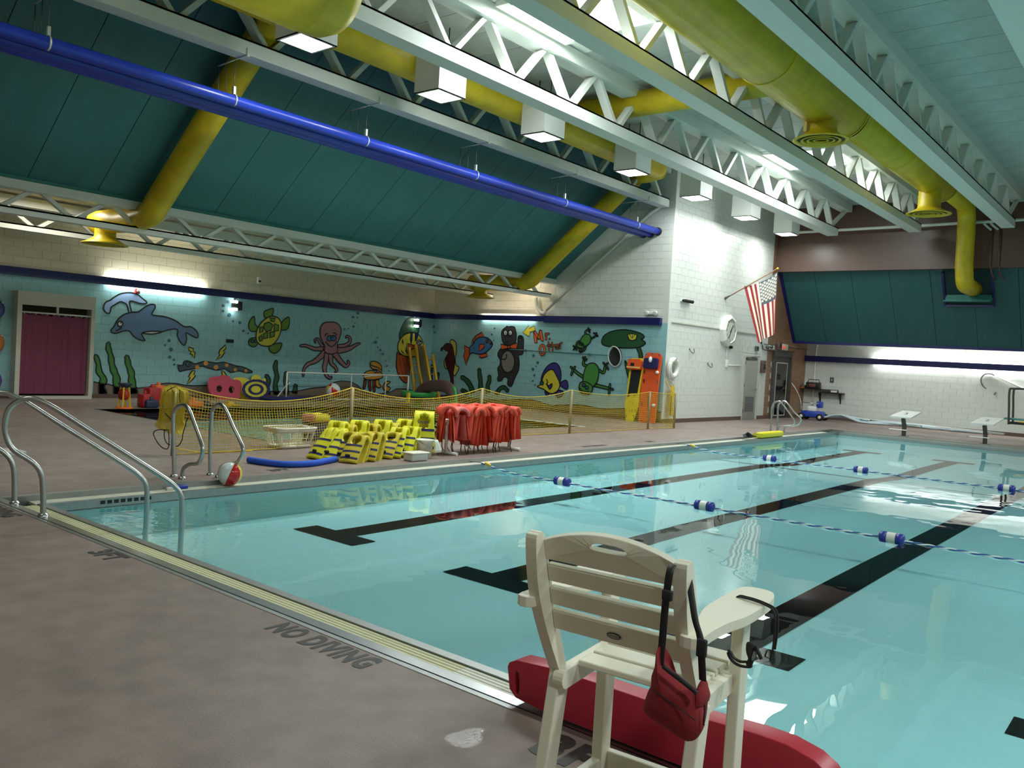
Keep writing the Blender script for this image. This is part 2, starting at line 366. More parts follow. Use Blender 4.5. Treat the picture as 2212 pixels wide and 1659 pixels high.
def water(name, tint, ripple, sc=1.4, ior=1.33):
    m = bpy.data.materials.new(name); m.use_nodes = True; nt = m.node_tree; nt.nodes.clear()
    out = nt.nodes.new('ShaderNodeOutputMaterial'); mix = nt.nodes.new('ShaderNodeMixShader'); tr = nt.nodes.new('ShaderNodeBsdfTransparent'); gs = nt.nodes.new('ShaderNodeBsdfGlossy')
    fr = nt.nodes.new('ShaderNodeFresnel'); fr.inputs[0].default_value = ior; tr.inputs[0].default_value = (*tint, 1); gs.inputs['Roughness'].default_value = 0.0
    tc = nt.nodes.new('ShaderNodeTexCoord'); bp = nt.nodes.new('ShaderNodeBump'); bp.inputs['Strength'].default_value = 1.0; bp.inputs['Distance'].default_value = ripple
    n1 = nt.nodes.new('ShaderNodeTexNoise'); n1.inputs['Scale'].default_value = sc; n1.inputs['Detail'].default_value = 2
    nt.links.new(tc.outputs['Object'], n1.inputs['Vector'])
    # livelier ripples round the corner rails
    ds = nt.nodes.new('ShaderNodeVectorMath'); ds.operation = 'DISTANCE'; ds.inputs[1].default_value = (-7.5, 4.3, 0); nt.links.new(tc.outputs['Object'], ds.inputs[0])
    rg = nt.nodes.new('ShaderNodeMapRange'); rg.inputs['From Min'].default_value = 0.4; rg.inputs['From Max'].default_value = 2.2; rg.inputs['To Min'].default_value = 1.0; rg.inputs['To Max'].default_value = 0.0; nt.links.new(ds.outputs['Value'], rg.inputs['Value'])
    n2 = nt.nodes.new('ShaderNodeTexNoise'); n2.inputs['Scale'].default_value = 9.0; nt.links.new(tc.outputs['Object'], n2.inputs['Vector'])
    mu = nt.nodes.new('ShaderNodeMath'); mu.operation = 'MULTIPLY'; nt.links.new(n2.outputs['Fac'], mu.inputs[0]); nt.links.new(rg.outputs[0], mu.inputs[1])
    ad = nt.nodes.new('ShaderNodeMath'); ad.operation = 'MULTIPLY_ADD'; ad.inputs[1].default_value = 1.6; nt.links.new(mu.outputs[0], ad.inputs[0]); nt.links.new(n1.outputs['Fac'], ad.inputs[2])
    nt.links.new(ad.outputs[0], bp.inputs['Height']); nt.links.new(bp.outputs[0], gs.inputs['Normal']); nt.links.new(bp.outputs[0], fr.inputs['Normal'])
    nt.links.new(fr.outputs[0], mix.inputs[0]); nt.links.new(tr.outputs[0], mix.inputs[1]); nt.links.new(gs.outputs[0], mix.inputs[2]); nt.links.new(mix.outputs[0], out.inputs[0])
    MATS[name] = m
water('pool_water', (0.90, 1.0, 1.0), 0.0035); water('wading_water', (0.90, 0.98, 0.95), 0.03, 3.0, 1.14)
struct('pool_water', MB().add([(PX0, PY0, -.115), (PX1, PY0, -.115), (PX1, PY1, -.115), (PX0, PY1, -.115)], [(0, 1, 2, 3)]), 'pool_water', recalc=False)
# wading pool
wb = struct('wading_pool_basin')
MB().add([(KX0, KY0, -.35), (KX1, KY0, -.35), (KX1, KY1, -.35), (KX0, KY1, -.35)], [(0, 1, 2, 3)]).build('basin_floor', 'wading_paint', wb, recalc=False)
for a, c in (((KX0, KY0), (KX0, KY1)), ((KX0, KY0), (KX1, KY0)), ((KX0, KY1), (KX1, KY1)), ((KX1, KY0), (KX1, KY1))):
    MB().add([(a[0], a[1], -.4), (c[0], c[1], -.4), (c[0], c[1], -.005), (a[0], a[1], -.005)], [(0, 1, 2, 3)]).build('basin_wall', 'wading_paint', wb)
MB().box((KX0, KY1, -.02), (KX1+.12, KY1+.1, .012)).build('pool_edge', 'white', wb)
MB().box((KX0, KY0-.04, -.02), (KX1, KY0, .003)).build('pool_edge', 'steel_dark', wb)
struct('wading_water', MB().add([(KX0, KY0, -.05), (KX1, KY0, -.05), (KX1, KY1, -.05), (KX0, KY1, -.05)], [(0, 1, 2, 3)]), 'wading_water', recalc=False)
# ================================================================ walls: backing plus laid blocks (recessed joints)
BW, BH = 0.4064, 0.2032
def block_proto(m):
    b = MB(); b.box((.0028, -.004, .0028), (BW-.0028, .02, BH-.0028)); return b.build('block', m, bevel=0.0)
protos = {}
def block_wall(name, origin, u, n, width, z1, matfn, clip=None, back='block_white', thick=0.2, score=None, top=None, cut=None):
    """origin: foot of the wall face; u: along, n: into the room"""
    o = Vector(origin); u = Vector(u); n = Vector(n); z = V(0, 0, 1)
    rt = struct(name, loc=o)
    bk = MB(); q = top or [(0, -.3), (width, -.3), (width, z1), (0, z1)]
    bk.prism([o + u*a + z*c - n*.006 for a, c in q], -n*thick); bk.build('wall_core', back, rt)
    cells = []
    nz_ = int(math.ceil(z1/BH))
    for j in range(nz_):
        off = (BW/2 if j % 2 else 0)
        i = -1
        while i*BW+off < width:
            a0 = max(0, i*BW+off); a1 = min(width, i*BW+off+BW)
            for a0, a1 in ([(a0, cut), (cut, a1)] if cut and a0 < cut < a1 else [(a0, a1)]):
                if a1-a0 < .03: continue
                ca, cz = (a0+a1)/2, (j+.5)*BH
                if not (clip and clip(ca, cz)): cells.append((a0, a1, j, ca, cz))
            i += 1
    if score: cells.sort(key=lambda c: score(c[3], c[4]))
    R = Matrix((u, -n, z)).transposed().to_4x4()
    rest = {}; cnt = 0
    for a0, a1, j, ca, cz in cells:
        m = matfn(ca, cz); full = abs(a1-a0-BW) < 1e-4
        if full and cnt < 290 and score:
            if m not in protos: protos[m] = block_proto(m)
            b = inst(protos[m], 'block', u*a0 + z*(j*BH), rt); b.rotation_euler = R.to_euler(); cnt += 1
        else:
            rest.setdefault(m, MB()).box((a0+.0028, -.02, j*BH+.0028), (a1-.0028, .004, (j+1)*BH-.0028), 0, Matrix.Translation(o) @ Matrix((u, n, z)).transposed().to_4x4())
    for m, b in rest.items():
        if b.v: bb = b.build('block_courses', m, rt); bb['kind'] = 'stuff'
    return rt
w1 = block_wall('wall_mural', (XM, -6, 0), (0, 1, 0), (1, 0, 0), YM+6, 4.3, lambda a, z: 'block_blue' if z < 2.9 else 'block_cream',
    clip=lambda a, z: a < 11.0, back='block_cream', score=lambda a, z: (abs(a-6-9.5) if z > 2.9 or (a-6) < 13 else 50+a))
w2 = block_wall('wall_mural_end', (XM, YM, 0), (1, 0, 0), (0, -1, 0), XF-XM, 7.3, lambda a, z: 'block_blue' if z < 2.9 else 'block_cream' if a < 5.2 and z > 2.9 else 'block_white',
    clip=lambda a, z: z > 4.35 and z > 4.0+(a-5.25)*.80, score=lambda a, z: (-a if z > 2.9 else 20-a))
w3 = block_wall('wall_flag', (XF, YM, 0), (0, 1, 0), (1, 0, 0), YF-YM, 7.3, lambda a, z: 'block_white' if a < 7.15 else 'block_brown',
    clip=lambda a, z: (5.3 < a < 6.6 and z < 2.15) or (7.6 < a < 9.45 and z < 2.3), score=lambda a, z: a+abs(z-3)*.8, cut=7.15)
w4 = block_wall('wall_far', (XF, YF, 0), (1, 0, 0), (0, -1, 0), 20.75, 3.6, lambda a, z: 'block_white', score=lambda a, z: a)
for p in protos.values(): bpy.data.objects.remove(p)
struct('wall_near', MB().box((XM, -6.2, -.3), (9, -6, 7.5)), 'block_cream'); struct('wall_right', MB().box((9, -6, -.3), (9.2, YF, 7.5)), 'block_white')
struct('wall_upper', MB().box((XM-.3, -6, 4.3), (XM-.1, YM, 7.5)), 'block_cream')
# skirting
struct('baseboard_mural', MB().box((XM, -6, 0), (XM+.018, 7.64, .1)).box((XM, 9.4, 0), (XM+.018, YM, .1)), 'base_brown')
struct('baseboard_mural_end', MB().box((XM, YM-.018, 0), (XF, YM, .1)), 'base_brown')
struct('baseboard_flag', MB().box((XF, YM, 0), (XF+.018, 26.5, .12)).box((XF, 27.75, 0), (XF+.018, 28.8, .12)).box((XF, 30.7, 0), (XF+.018, YF, .12)), 'base_brown')
struct('baseboard_far', MB().box((XF, YF-.018, 0), (9, YF, .12)), 'base_brown')
# navy rails along the walls
struct('trim_1', MB().box((XM+.12, -6, 2.80), (XM+.145, YM-.12, 2.99)), 'navy')
struct('trim_2', MB().box((XM+.12, YM-.145, 2.80), (-16.05, YM-.12, 2.97)).box((-16.05, YM-.15, 2.77), (-11.93, YM-.01, 2.98)), 'navy')
struct('trim_3', MB().box((XF, YF-.17, 2.15), (9, YF-.14, 2.36)), 'navy')
struct('trim_4', MB().box((XM+.2, YM-.05, 2.985), (-16.2, YM, 3.03)).box((XF, YM+.2, 2.88), (XF+.035, 27.6, 2.92)), 'white_paint')
# ================================================================ ceilings
def planks(name, x0, x1, y0, y1, z, dx, dy, m, back, th=.06):
    rt = struct(name, loc=(0, 0, z)); MB().box((x0, y0, z+.02), (x1, y1, z+.12)).build('deck_core', back, rt)
    pm = {}
    nx = int(round((x1-x0)/dx))
    for i in range(nx):
        yy = y0
        while yy < y1-.05:
            L = min(dy, y1-yy); k = round(L, 3)
            xa = x0+i*dx; cx_, cy_ = xa+dx/2, yy+L/2
            if not any(abs(cx_-sx) < 1.2 and abs(cy_-sy) < 1.25 for sx, sy in SKYL) or z < 5:
                if k not in pm: pm[k] = MB().box((.008, .008, 0), (dx-.008, L-.008, .03)).build('ceiling_plank', m)
                inst(pm[k], 'ceiling_plank', (xa, yy, 0), rt)
            yy += dy
    for o in pm.values(): bpy.data.objects.remove(o)
    return rt
planks('ceiling', -11.85, 7.75, -3.73, 28.6, 7.3, 2.45, 0.873, 'ceiling', 'ceiling_back')
struct('ceiling_edge', MB().box((7.75, -6, 7.3), (9, YF, 7.4)).box((-12.2, -6, 7.3), (7.75, -3.73, 7.4)).box((-12.2, -3.73, 7.3), (-11.85, 28.6, 7.4)), 'ceiling')
planks('ceiling_low', XM, -15.8, -6, YM, 4.25, 1.7433, 1.22, 'ceiling_low', 'white_paint')
# teal slopes: separate boards on a dark backing
def slope(name, p0, p1, along, n, width, gap, top=None, skip=None, bm_='teal'):
    p0, p1, al = Vector(p0), Vector(p1), Vector(along); s = p1-p0; nn = al.cross(s).normalized()
    if nn.z > 0: nn = -nn
    rt = struct(name, loc=p0)
    MB().prism([p0-nn*.02, p0+al*(n*width)-nn*.02, p1+al*(n*width)-nn*.02, p1-nn*.02], -nn*.1).build('slope_core', 'teal_dark', rt)
    for i in range(n):
        a = p0+al*(i*width+gap/2); w = al*(width-gap); s0 = V(0, 0, 0)
        if skip and skip(i): s0 = skip(i)*s
        MB().prism([a+s0*0, a+w+s0*0, a+w+s-s0, a+s-s0], -nn*.02).build('slope_board', bm_, rt)
    return rt, nn
tealW, tn = slope('ceiling_slope', (-15.8, -5.9, 4.15), (-12.08, -5.9, 7.13), (0, 1, 0), 23, 1.178, .012)
MB().box((-15.86, -6, 4.12), (-15.76, YM-.01, 4.2)).build('slope_edge', 'teal_edge', tealW)
struct('trim_5', MB().box((-15.9, -6, 3.97), (-15.72, YM-.01, 4.12)), 'truss')
struct('wall_brown_upper', MB().box((XF, 28.6, 5.15), (9, 28.8, 7.3)), 'brown_paint')
tealF, tf = slope('ceiling_slope_far', (XF, 30.66, 2.83), (XF, 28.92, 5.18), (1, 0, 0), 17, 1.22, .012, skip=lambda i: .46 if i in (4, 5) else 0, bm_='teal_far')
for xa, xb in ((-6.86, -6.5), (-5.12, -4.44)):
    pa, pb = V(xa, 29.72, 4.1), V(xa, 28.93, 5.17); w_ = V(xb-xa, 0, 0)
    MB().prism([pa, pa+w_, pb+w_, pb], V(0, .016, .012)).build('slope_board', 'teal_far', tealF)
struct('trim_6', MB().bar((XF, 28.86, 5.22), (9, 28.86, 5.22), .06, .1).bar((XF+.05, 28.88, 5.2), (XF+.05, 30.66, 2.83), .1, .1, up=(0, .8, .6)).bar((XF, 30.67, 2.8), (9, 30.67, 2.8), .06, .09), 'navy')
struct('ceiling_far', MB().box((XF, 30.7, 3.5), (9, YF, 3.6)), 'white')
# ================================================================ overhead: trusses
def truss(label, X, zb, zt, y0, y1, phase, pitch, cw=.34, ch=.24, endrise=True, ww=.085, ztop=None, wd=.17):
    rt = thing('roof_truss', label, 'truss', (X, (y0+y1)/2, zb), 'white roof trusses')
    MB().box((X-cw/2, y0, zb), (X+cw/2, y1, zb+.05)).box((X-cw/2, y0, zb+.05), (X-cw/2+.05, y1, zb+ch)).box((X+cw/2-.05, y0, zb+.05), (X+cw/2, y1, zb+ch)).box((X-cw/2, y0, zb+ch-.03), (X+cw/2, y1, zb+ch)).build('bottom_chord', 'truss', rt)
    MB().box((X-cw/2, y0, zt), (X+cw/2, y1+(1.2 if endrise else 0), ztop or zt+.25)).build('top_chord', 'truss', rt)
    k0 = math.ceil((y0-phase)/pitch); y = phase+k0*pitch; protoA = protoB = None
    zl, zh = zb+ch-.02, zt+.03
    while y < y1-.1:
        for sgn in (-1, 1):
            yb = y+sgn*pitch/2
            if not (y0 <= yb <= y1): continue
            for dx in (0.0,):
                a, b = V(X+dx, yb-sgn*.05, zl), V(X+dx, y+sgn*.07, zh)
                MBk = (sgn, round(dx, 3))
                if MBk not in trc: trc.setdefault((zb, MBk), None)
                key = (zb, sgn, round(dx, 3), round(pitch, 2))
                if key not in trc:
                    q = MB().bar(a, b, wd, ww, up=(0, 0, 1)).build('web_member', 'truss', rt); trc[key] = (q, y, X)
                else:
                    q0, yy, xx = trc[key]; inst(q0, 'web_member', q0.location.copy() + V(0, y-yy-(gl(rt).y-gl(q0.parent).y), 0), rt)
        y += pitch
    if endrise: MB().bar((X, y1-.35, zb+ch-.02), (X, y1+1.1, zt+.05), .09, .11).build('web_member', 'truss', rt)
    return rt
trc = {}
tl = ['white roof truss over the top of the teal slope, beside the blue pipes', 'white roof truss just beside the row of box lights', 'white roof truss between skylights and main yellow duct',
      'white roof truss along the outer side of the main yellow duct', 'white roof truss at the top corner of the picture, beyond the main duct']
for X, l_, ph in zip((-12.05, -9.4, -6.95, -4.5, -2.05), tl, (8.8, 11.88, 11.85, 13.39, 13.4)):
    truss(l_, X, 6.1, 7.05, -5.5, 21.1 if X < -12 else 27.25, ph, 1.6, endrise=X > -12, cw=.34 if X > -12 else .3)
truss('low white truss under the lower edge of the teal slope', -15.95, 3.55, 3.98, -5.5, 21.1, 8.62, 1.255, cw=.22, ch=.12, endrise=False, ww=.07, ztop=4.12, wd=.1)
truss('low white truss nearer the mural, partly hidden behind another', -18.35, 3.55, 4.02, -5.5, 21.1, 8.9, 1.255, cw=.2, ch=.12, endrise=False, ww=.065, ztop=4.2, wd=.09)
# ================================================================ skylights and box lights
for (x, y), nm in zip(SKYL[:2], ('bright square skylight above the third box light', 'bright square skylight farther off, beside the yellow diffuser')):
    s = thing('skylight', nm, 'skylight', (x, y, 7.28), 'ceiling skylights')
    MB().box((x-.86, y-.86, 7.29), (x+.86, y+.86, 7.31)).build('pane', 'sky', s)
    f = MB()
    for a, c in (((-.96, -.96), (.96, -.86)), ((-.96, .86), (.96, .96)), ((-.96, -.86), (-.86, .86)), ((.86, -.86), (.96, .86))): f.box((x+a[0], y+a[1], 7.22), (x+c[0], y+c[1], 7.31))
    f.build('frame', 'white', s)
def box_light(x, y, label):
    s = thing('box_light', label, 'light', (x, y, 6.12), 'white box lights in a row')
    h = MB()
    for a, c in (((-.3, -.34), (.3, -.325)), ((-.3, .325), (.3, .34)), ((-.3, -.325), (-.285, .325)), ((.285, -.325), (.3, .325))): h.box((x+a[0], y+a[1], 6.13), (x+c[0], y+c[1], 6.80))
    h.box((x-.3, y-.34, 6.79), (x+.3, y+.34, 6.80)); h.build('housing', 'white', s)
    MB().rbox((x-.25, y-.285, 6.125), (x+.25, y+.285, 6.15), .01).build('lens', 'lamp', s)
    f = MB()
    for a, c in (((-.3, -.34), (.3, -.285)), ((-.3, .285), (.3, .34)), ((-.3, -.285), (-.25, .285)), ((.25, -.285), (.3, .285))): f.box((x+a[0], y+a[1], 6.13), (x+c[0], y+c[1], 6.145))
    f.build('lens_frame', 'white_paint', s)
    MB().tube([(x-.15, y, 6.8), (x-.15, y, 7.3)], .012, 6).tube([(x+.15, y, 6.8), (x+.15, y, 7.3)], .012, 6).build('hanger', 'steel_dark', s)
for i, y in enumerate(LIGHT_Y): box_light(-10.72, y, 'lit white box light, %s of the row counted from the big yellow duct end' % ORD[i])
# ================================================================ yellow ducts
def diffuser(c, R, neck, ztop, parent, axisz=1):
    d = MB(); x, y, z = c
    d.lathe([(neck, ztop), (neck, z+.2), (neck*1.05, z+.14), (R*.8, z+.05), (R, z+.012), (R, z), (R*.86, z-.004), (R*.84, z+.03)], (x, y, 0), seg=32)
    o = d.build('diffuser', 'yellow_duct', parent, recalc=False)
    r = MB()
    for q in (.72, .5, .28): r.lathe([(R*q, z-.004), (R*q*.9, z+.03), (R*q*.82, z+.03), (R*q*.92, z-.01), (R*q, z-.004)], (x, y, 0), seg=32)
    r.build('ring', 'yellow_duct', o); MB().lathe([(0, z+.035), (R*.84, z+.035)], (x, y, 0), seg=32).build('throat', 'duct_dark', o)
    return o
main = thing('air_duct', 'large round yellow duct running along the hall between two trusses', 'duct', (-5.7, 12, 6.7))
q = MB().tube([(-5.7, -5.8, 6.72), (-5.7, 16.6, 6.72)], .52, 36).build('duct_section', 'yellow_duct', main)
MB().tube([(-5.7, 16.6, 6.72), (-5.7, 17.2, 6.82)], [.52, .42], 36, caps=False).build('reducer', 'yellow_duct', main)
MB().tube([(-5.7, 17.2, 6.84), (-5.7, 24.6, 6.86)], .42, 32).build('duct_section', 'yellow_duct', main)
MB().tube([(-5.7, 24.6, 6.86), (-5.7, 25.1, 6.9)], [.42, .27], 32, caps=False).build('reducer', 'yellow_duct', main)
MB().tube([(-5.7, 25.0, 6.9)] + [(-5.7, 27.35+.55*math.sin(a), 6.35+.55*math.cos(a)) for a in [i*PI/16 for i in range(9)]] + [(-5.68, 27.9, 5.1)] + [(-5.66, 28.3-.4*math.cos(a), 5.0-.4*math.sin(a)) for a in [i*PI/12 for i in range(1, 7)]] + [(-5.66, 29.42, 4.6)], .245, 28).build('riser', 'yellow_duct', main)
for yy, r in ((3.0, .52), (12.9, .52), (16.55, .523), (20.3, .42), (24.55, .423)): MB().lathe([(r, -.02), (r+.012, -.02), (r+.012, .02), (r, .02)], (-5.7, yy, 6.72 if yy < 17 else 6.85), (0, 1, 0), 36).build('seam_band', 'yellow_duct', main)
diffuser((-5.7, 15.55, 5.93), .5, .27, 6.5, main); diffuser((-5.7, 23.5, 5.93), .54, .27, 6.6, main)
MB().box((-5.93, 15.25, 6.05), (-5.87, 15.29, 6.5)).build('bracket', 'yellow_duct', main)
cross = thing('branch_duct', 'yellow branch duct crossing through the trusses from the main duct', 'duct', (-8.5, 15, 7.0))
MB().tube([(-11.0, 15.0, 6.98), (-5.75, 15.0, 6.98)], .26, 24).build('duct_section', 'yellow_duct', cross)
for xx in (-10.0, -7.4): MB().lathe([(.26, -.02), (.27, -.02), (.27, .02), (.26, .02)], (xx, 15, 6.98), (1, 0, 0), 24).build('seam_band', 'yellow_duct', cross)
side = thing('side_duct', 'yellow duct behind the row of box lights with two branches down the slope', 'duct', (-11.3, 12, 6.75))
MB().tube([(-11.3, 4.5, 6.76), (-11.3, 19.2, 6.76)], .29, 28).tube([(-11.3, 19.2, 6.76), (-11.3, 19.42, 6.76), (-11.3, 19.5, 6.76)], [.29, .22, .02], 28, caps=False).build('duct_section', 'yellow_duct', side)
for yy, end, lbl in ((7.97, 7.9, 'A'), (19.6, 19.3, 'B')):
    dirs = V(-3.72, 0, -2.98).normalized(); nrm = V(dirs.z, 0, -dirs.x)
    if nrm.z > 0: nrm = -nrm
    p0 = V(-12.25, yy, 6.99)+nrm*.34; p1 = V(-15.55, yy, 4.345)+nrm*.34
    pts = smooth_path([(-11.3, yy-.1, 6.76), (-11.75, yy-.05, 6.7), p0], 4) + [p0.lerp(p1, k/10) for k in range(1, 10)] + smooth_path([p1, p1+dirs*.3+V(-.05, 0, 0), (-16.45, yy, 3.84), (-16.9, end, 3.84), (-17.55, end, 3.84)], 4)
    MB().tube(pts, .235, 24).build('branch', 'yellow_duct', side)
    diffuser((-17.2, end, 3.38), .44, .2, 3.8, side)
big = thing('return_duct', 'fat yellow duct end hanging at the top edge above the first box light', 'duct', (-8.2, 3, 5.75))
MB().tube([(-8.2, -5.5, 5.78), (-8.2, 5.9, 5.78)], .58, 40).build('duct_section', 'yellow_duct', big)
MB().tube([(-8.2, 5.9, 5.78), (-8.2, 6.2, 5.78), (-8.2, 6.36, 5.78), (-8.2, 6.42, 5.78)], [.58, .56, .48, .02], 40, caps=False).build('end_cap', 'yellow_duct', big)
MB().box((-8.23, 2, 6.3), (-8.17, 2.05, 7.3)).box((-8.23, 5, 6.3), (-8.17, 5.05, 7.3)).build('hanger', 'steel_dark', big)
# ================================================================ blue pipes on hangers
for i, (x, z) in enumerate(((-12.24, 5.44), (-12.48, 5.39), (-12.71, 5.39))):
    p = thing('blue_pipe', 'long glossy blue pipe hung under the truss, ' + ('the one nearest the pool', 'the middle one of three', 'the one nearest the slope')[i], 'pipe', (x, 8, z), 'blue pipes under the truss')
    MB().tube([(x, -5.5, z), (x, 8, z-.01), (x, YM+.05, z)], .095, 18).build('barrel', 'blue_pipe', p)
    MB().lathe([(.09, -.06), (.115, -.06), (.115, .0), (.09, .0)], (x, YM-.01, z), (0, 1, 0), 20).build('wall_sleeve', 'black', p)
mat('clamp', (210, 215, 205), 0.4, metal=.5)
for i, y in enumerate((4.75, 7.55, 10.3, 13.35, 16.6, 20.0)):
    h = thing('pipe_hanger', 'thin rod hanger with pale clamp on the blue pipes, %s from the mural end wall' % ORD[5-i], 'hanger', (-12.3, y, 5.5), 'pipe hangers')
    MB().tube([(-12.24, y, 5.53), (-12.24, y, 6.1)], .007, 6).tube([(-12.48, y, 5.48), (-12.48, y, 6.08)], .007, 6).tube([(-12.71, y, 5.48), (-12.71, y, 6.08)], .007, 6).build('rod', 'steel_dark', h)
    MB().tube([(-12.18, y, 6.09), (-12.75, y, 6.07)], .012, 6).box((-11.90, y-.02, 6.07), (-11.88, y+.02, 6.2)).bar((-12.2, y, 6.088), (-11.89, y, 6.088), .03, .008).build('strap', 'truss', h)
    MB().box((-12.26, y-.02, 5.53), (-12.215, y+.02, 5.66)).lathe([(.1, -.012), (.104, -.012), (.104, .012), (.1, .012)], (-12.24, y, 5.44), (0, 1, 0), 16).build('clamp', 'clamp', h)
# ================================================================ pipes along the walls
sp = thing('sprinkler_pipe', 'thin white pipe crossing in front of the brown wall near the ceiling', 'pipe', (-6, 28.2, 6.46))
MB().tube([(XF, 28.2, 6.42), (6, 28.2, 6.56)], .045, 10).build('pipe_run', 'truss', sp)
for x in (-5.2, -5.02):
    MB().tube(smooth_path([(x-.1, 28.2, 6.43), (x-.03, 28.3, 6.35), (x+.05, 28.5, 6.28)], 4), .035, 8).build('elbow', 'truss', sp)
cd = thing('conduit_pair', 'pair of brown conduits down the wall beside the yellow riser', 'conduit', (-5, 28.5, 5.5))
for x in (-5.12, -4.9): MB().tube([(x, 28.55, 6.28), (x, 28.55, 5.25), (x+.05, 28.75, 4.95), (x+.1, 29.05, 4.85)], .03, 8).build('conduit', 'brown_paint', cd)
dp = thing('drain_pipe', 'white pipe slanting down the tall white wall under the teal slope', 'pipe', (-14, 21.1, 4.5))
MB().tube([(-11.98, 21.08, 6.22), (-12.45, 21.08, 5.98), (-16.0, 21.08, 3.15)], .045, 10).build('pipe_run', 'truss', dp)
MB().tube(smooth_path([(-16.0, 21.08, 3.15), (-16.06, 21.08, 3.06), (-16.2, 21.07, 3.08), (-16.35, 21.06, 3.25), (-16.42, 21.06, 3.55)], 5), .06, 10).build('trap', 'white_paint', dp)
vp = thing('riser_pipe', 'thin white upright pipe on the far wall, passing behind the shelf', 'pipe', (-11.35, 32.03, 1))
MB().tube([(-11.35, 32.02, .3), (-11.35, 32.02, 2.72)], .03, 10).build('pipe_run', 'white', vp); MB().sphere((-11.33, 32.0, 2.74), .045).build('cap', 'white', vp)
# pocket in the far slope round the riser
pk = struct('trim_7', MB().bar((-6.5, 28.98, 5.09), (-6.5, 29.71, 4.11), .07, .07, up=(0, .8, .6)).bar((-5.12, 28.98, 5.09), (-5.12, 29.71, 4.11), .07, .07, up=(0, .8, .6)).bar((-6.5, 29.71, 4.1), (-5.12, 29.71, 4.1), .07, .07), 'navy')
struct('slope_pocket', MB().box((-6.47, 29.2, 4.2), (-5.15, 29.5, 4.24)).box((-6.47, 29.5, 4.2), (-5.15, 29.53, 5.0)), 'teal_edge')
# ================================================================ painted wall pictures (flat paint on the blocks)
PAINT = dict(k=(16, 18, 20), dol=(92, 122, 158), spr=(150, 182, 226), wht=(226, 230, 226), grn=(62, 128, 48), dgrn=(42, 92, 58), ttl=(98, 140, 44), yel=(214, 202, 62), sand=(122, 108, 92),
    sand2=(140, 118, 74), eel=(62, 84, 92), org=(214, 148, 64), oct=(168, 118, 126), blu=(64, 118, 172), crab=(206, 150, 62), rbr=(128, 52, 36), tail=(176, 84, 44), nvy=(24, 34, 84), shr=(84, 22, 30),
    mane=(206, 198, 92), orf=(216, 92, 44), ott=(52, 50, 52), gry=(126, 122, 112), let=(206, 104, 58), prp=(58, 48, 132), frog=(70, 138, 60), lily=(36, 86, 52), bub=(60, 122, 146), pal=(190, 200, 205))
for k_, c_ in PAINT.items(): mat('paint_'+k_, c_, 0.4)
VIEWS = dict(A=(0, 555, 2.9892), B=(580, 640, 5.53), C=(860, 680, 5.53), D=(1150, 680, 5.53), E=(0, 600, 7.9))
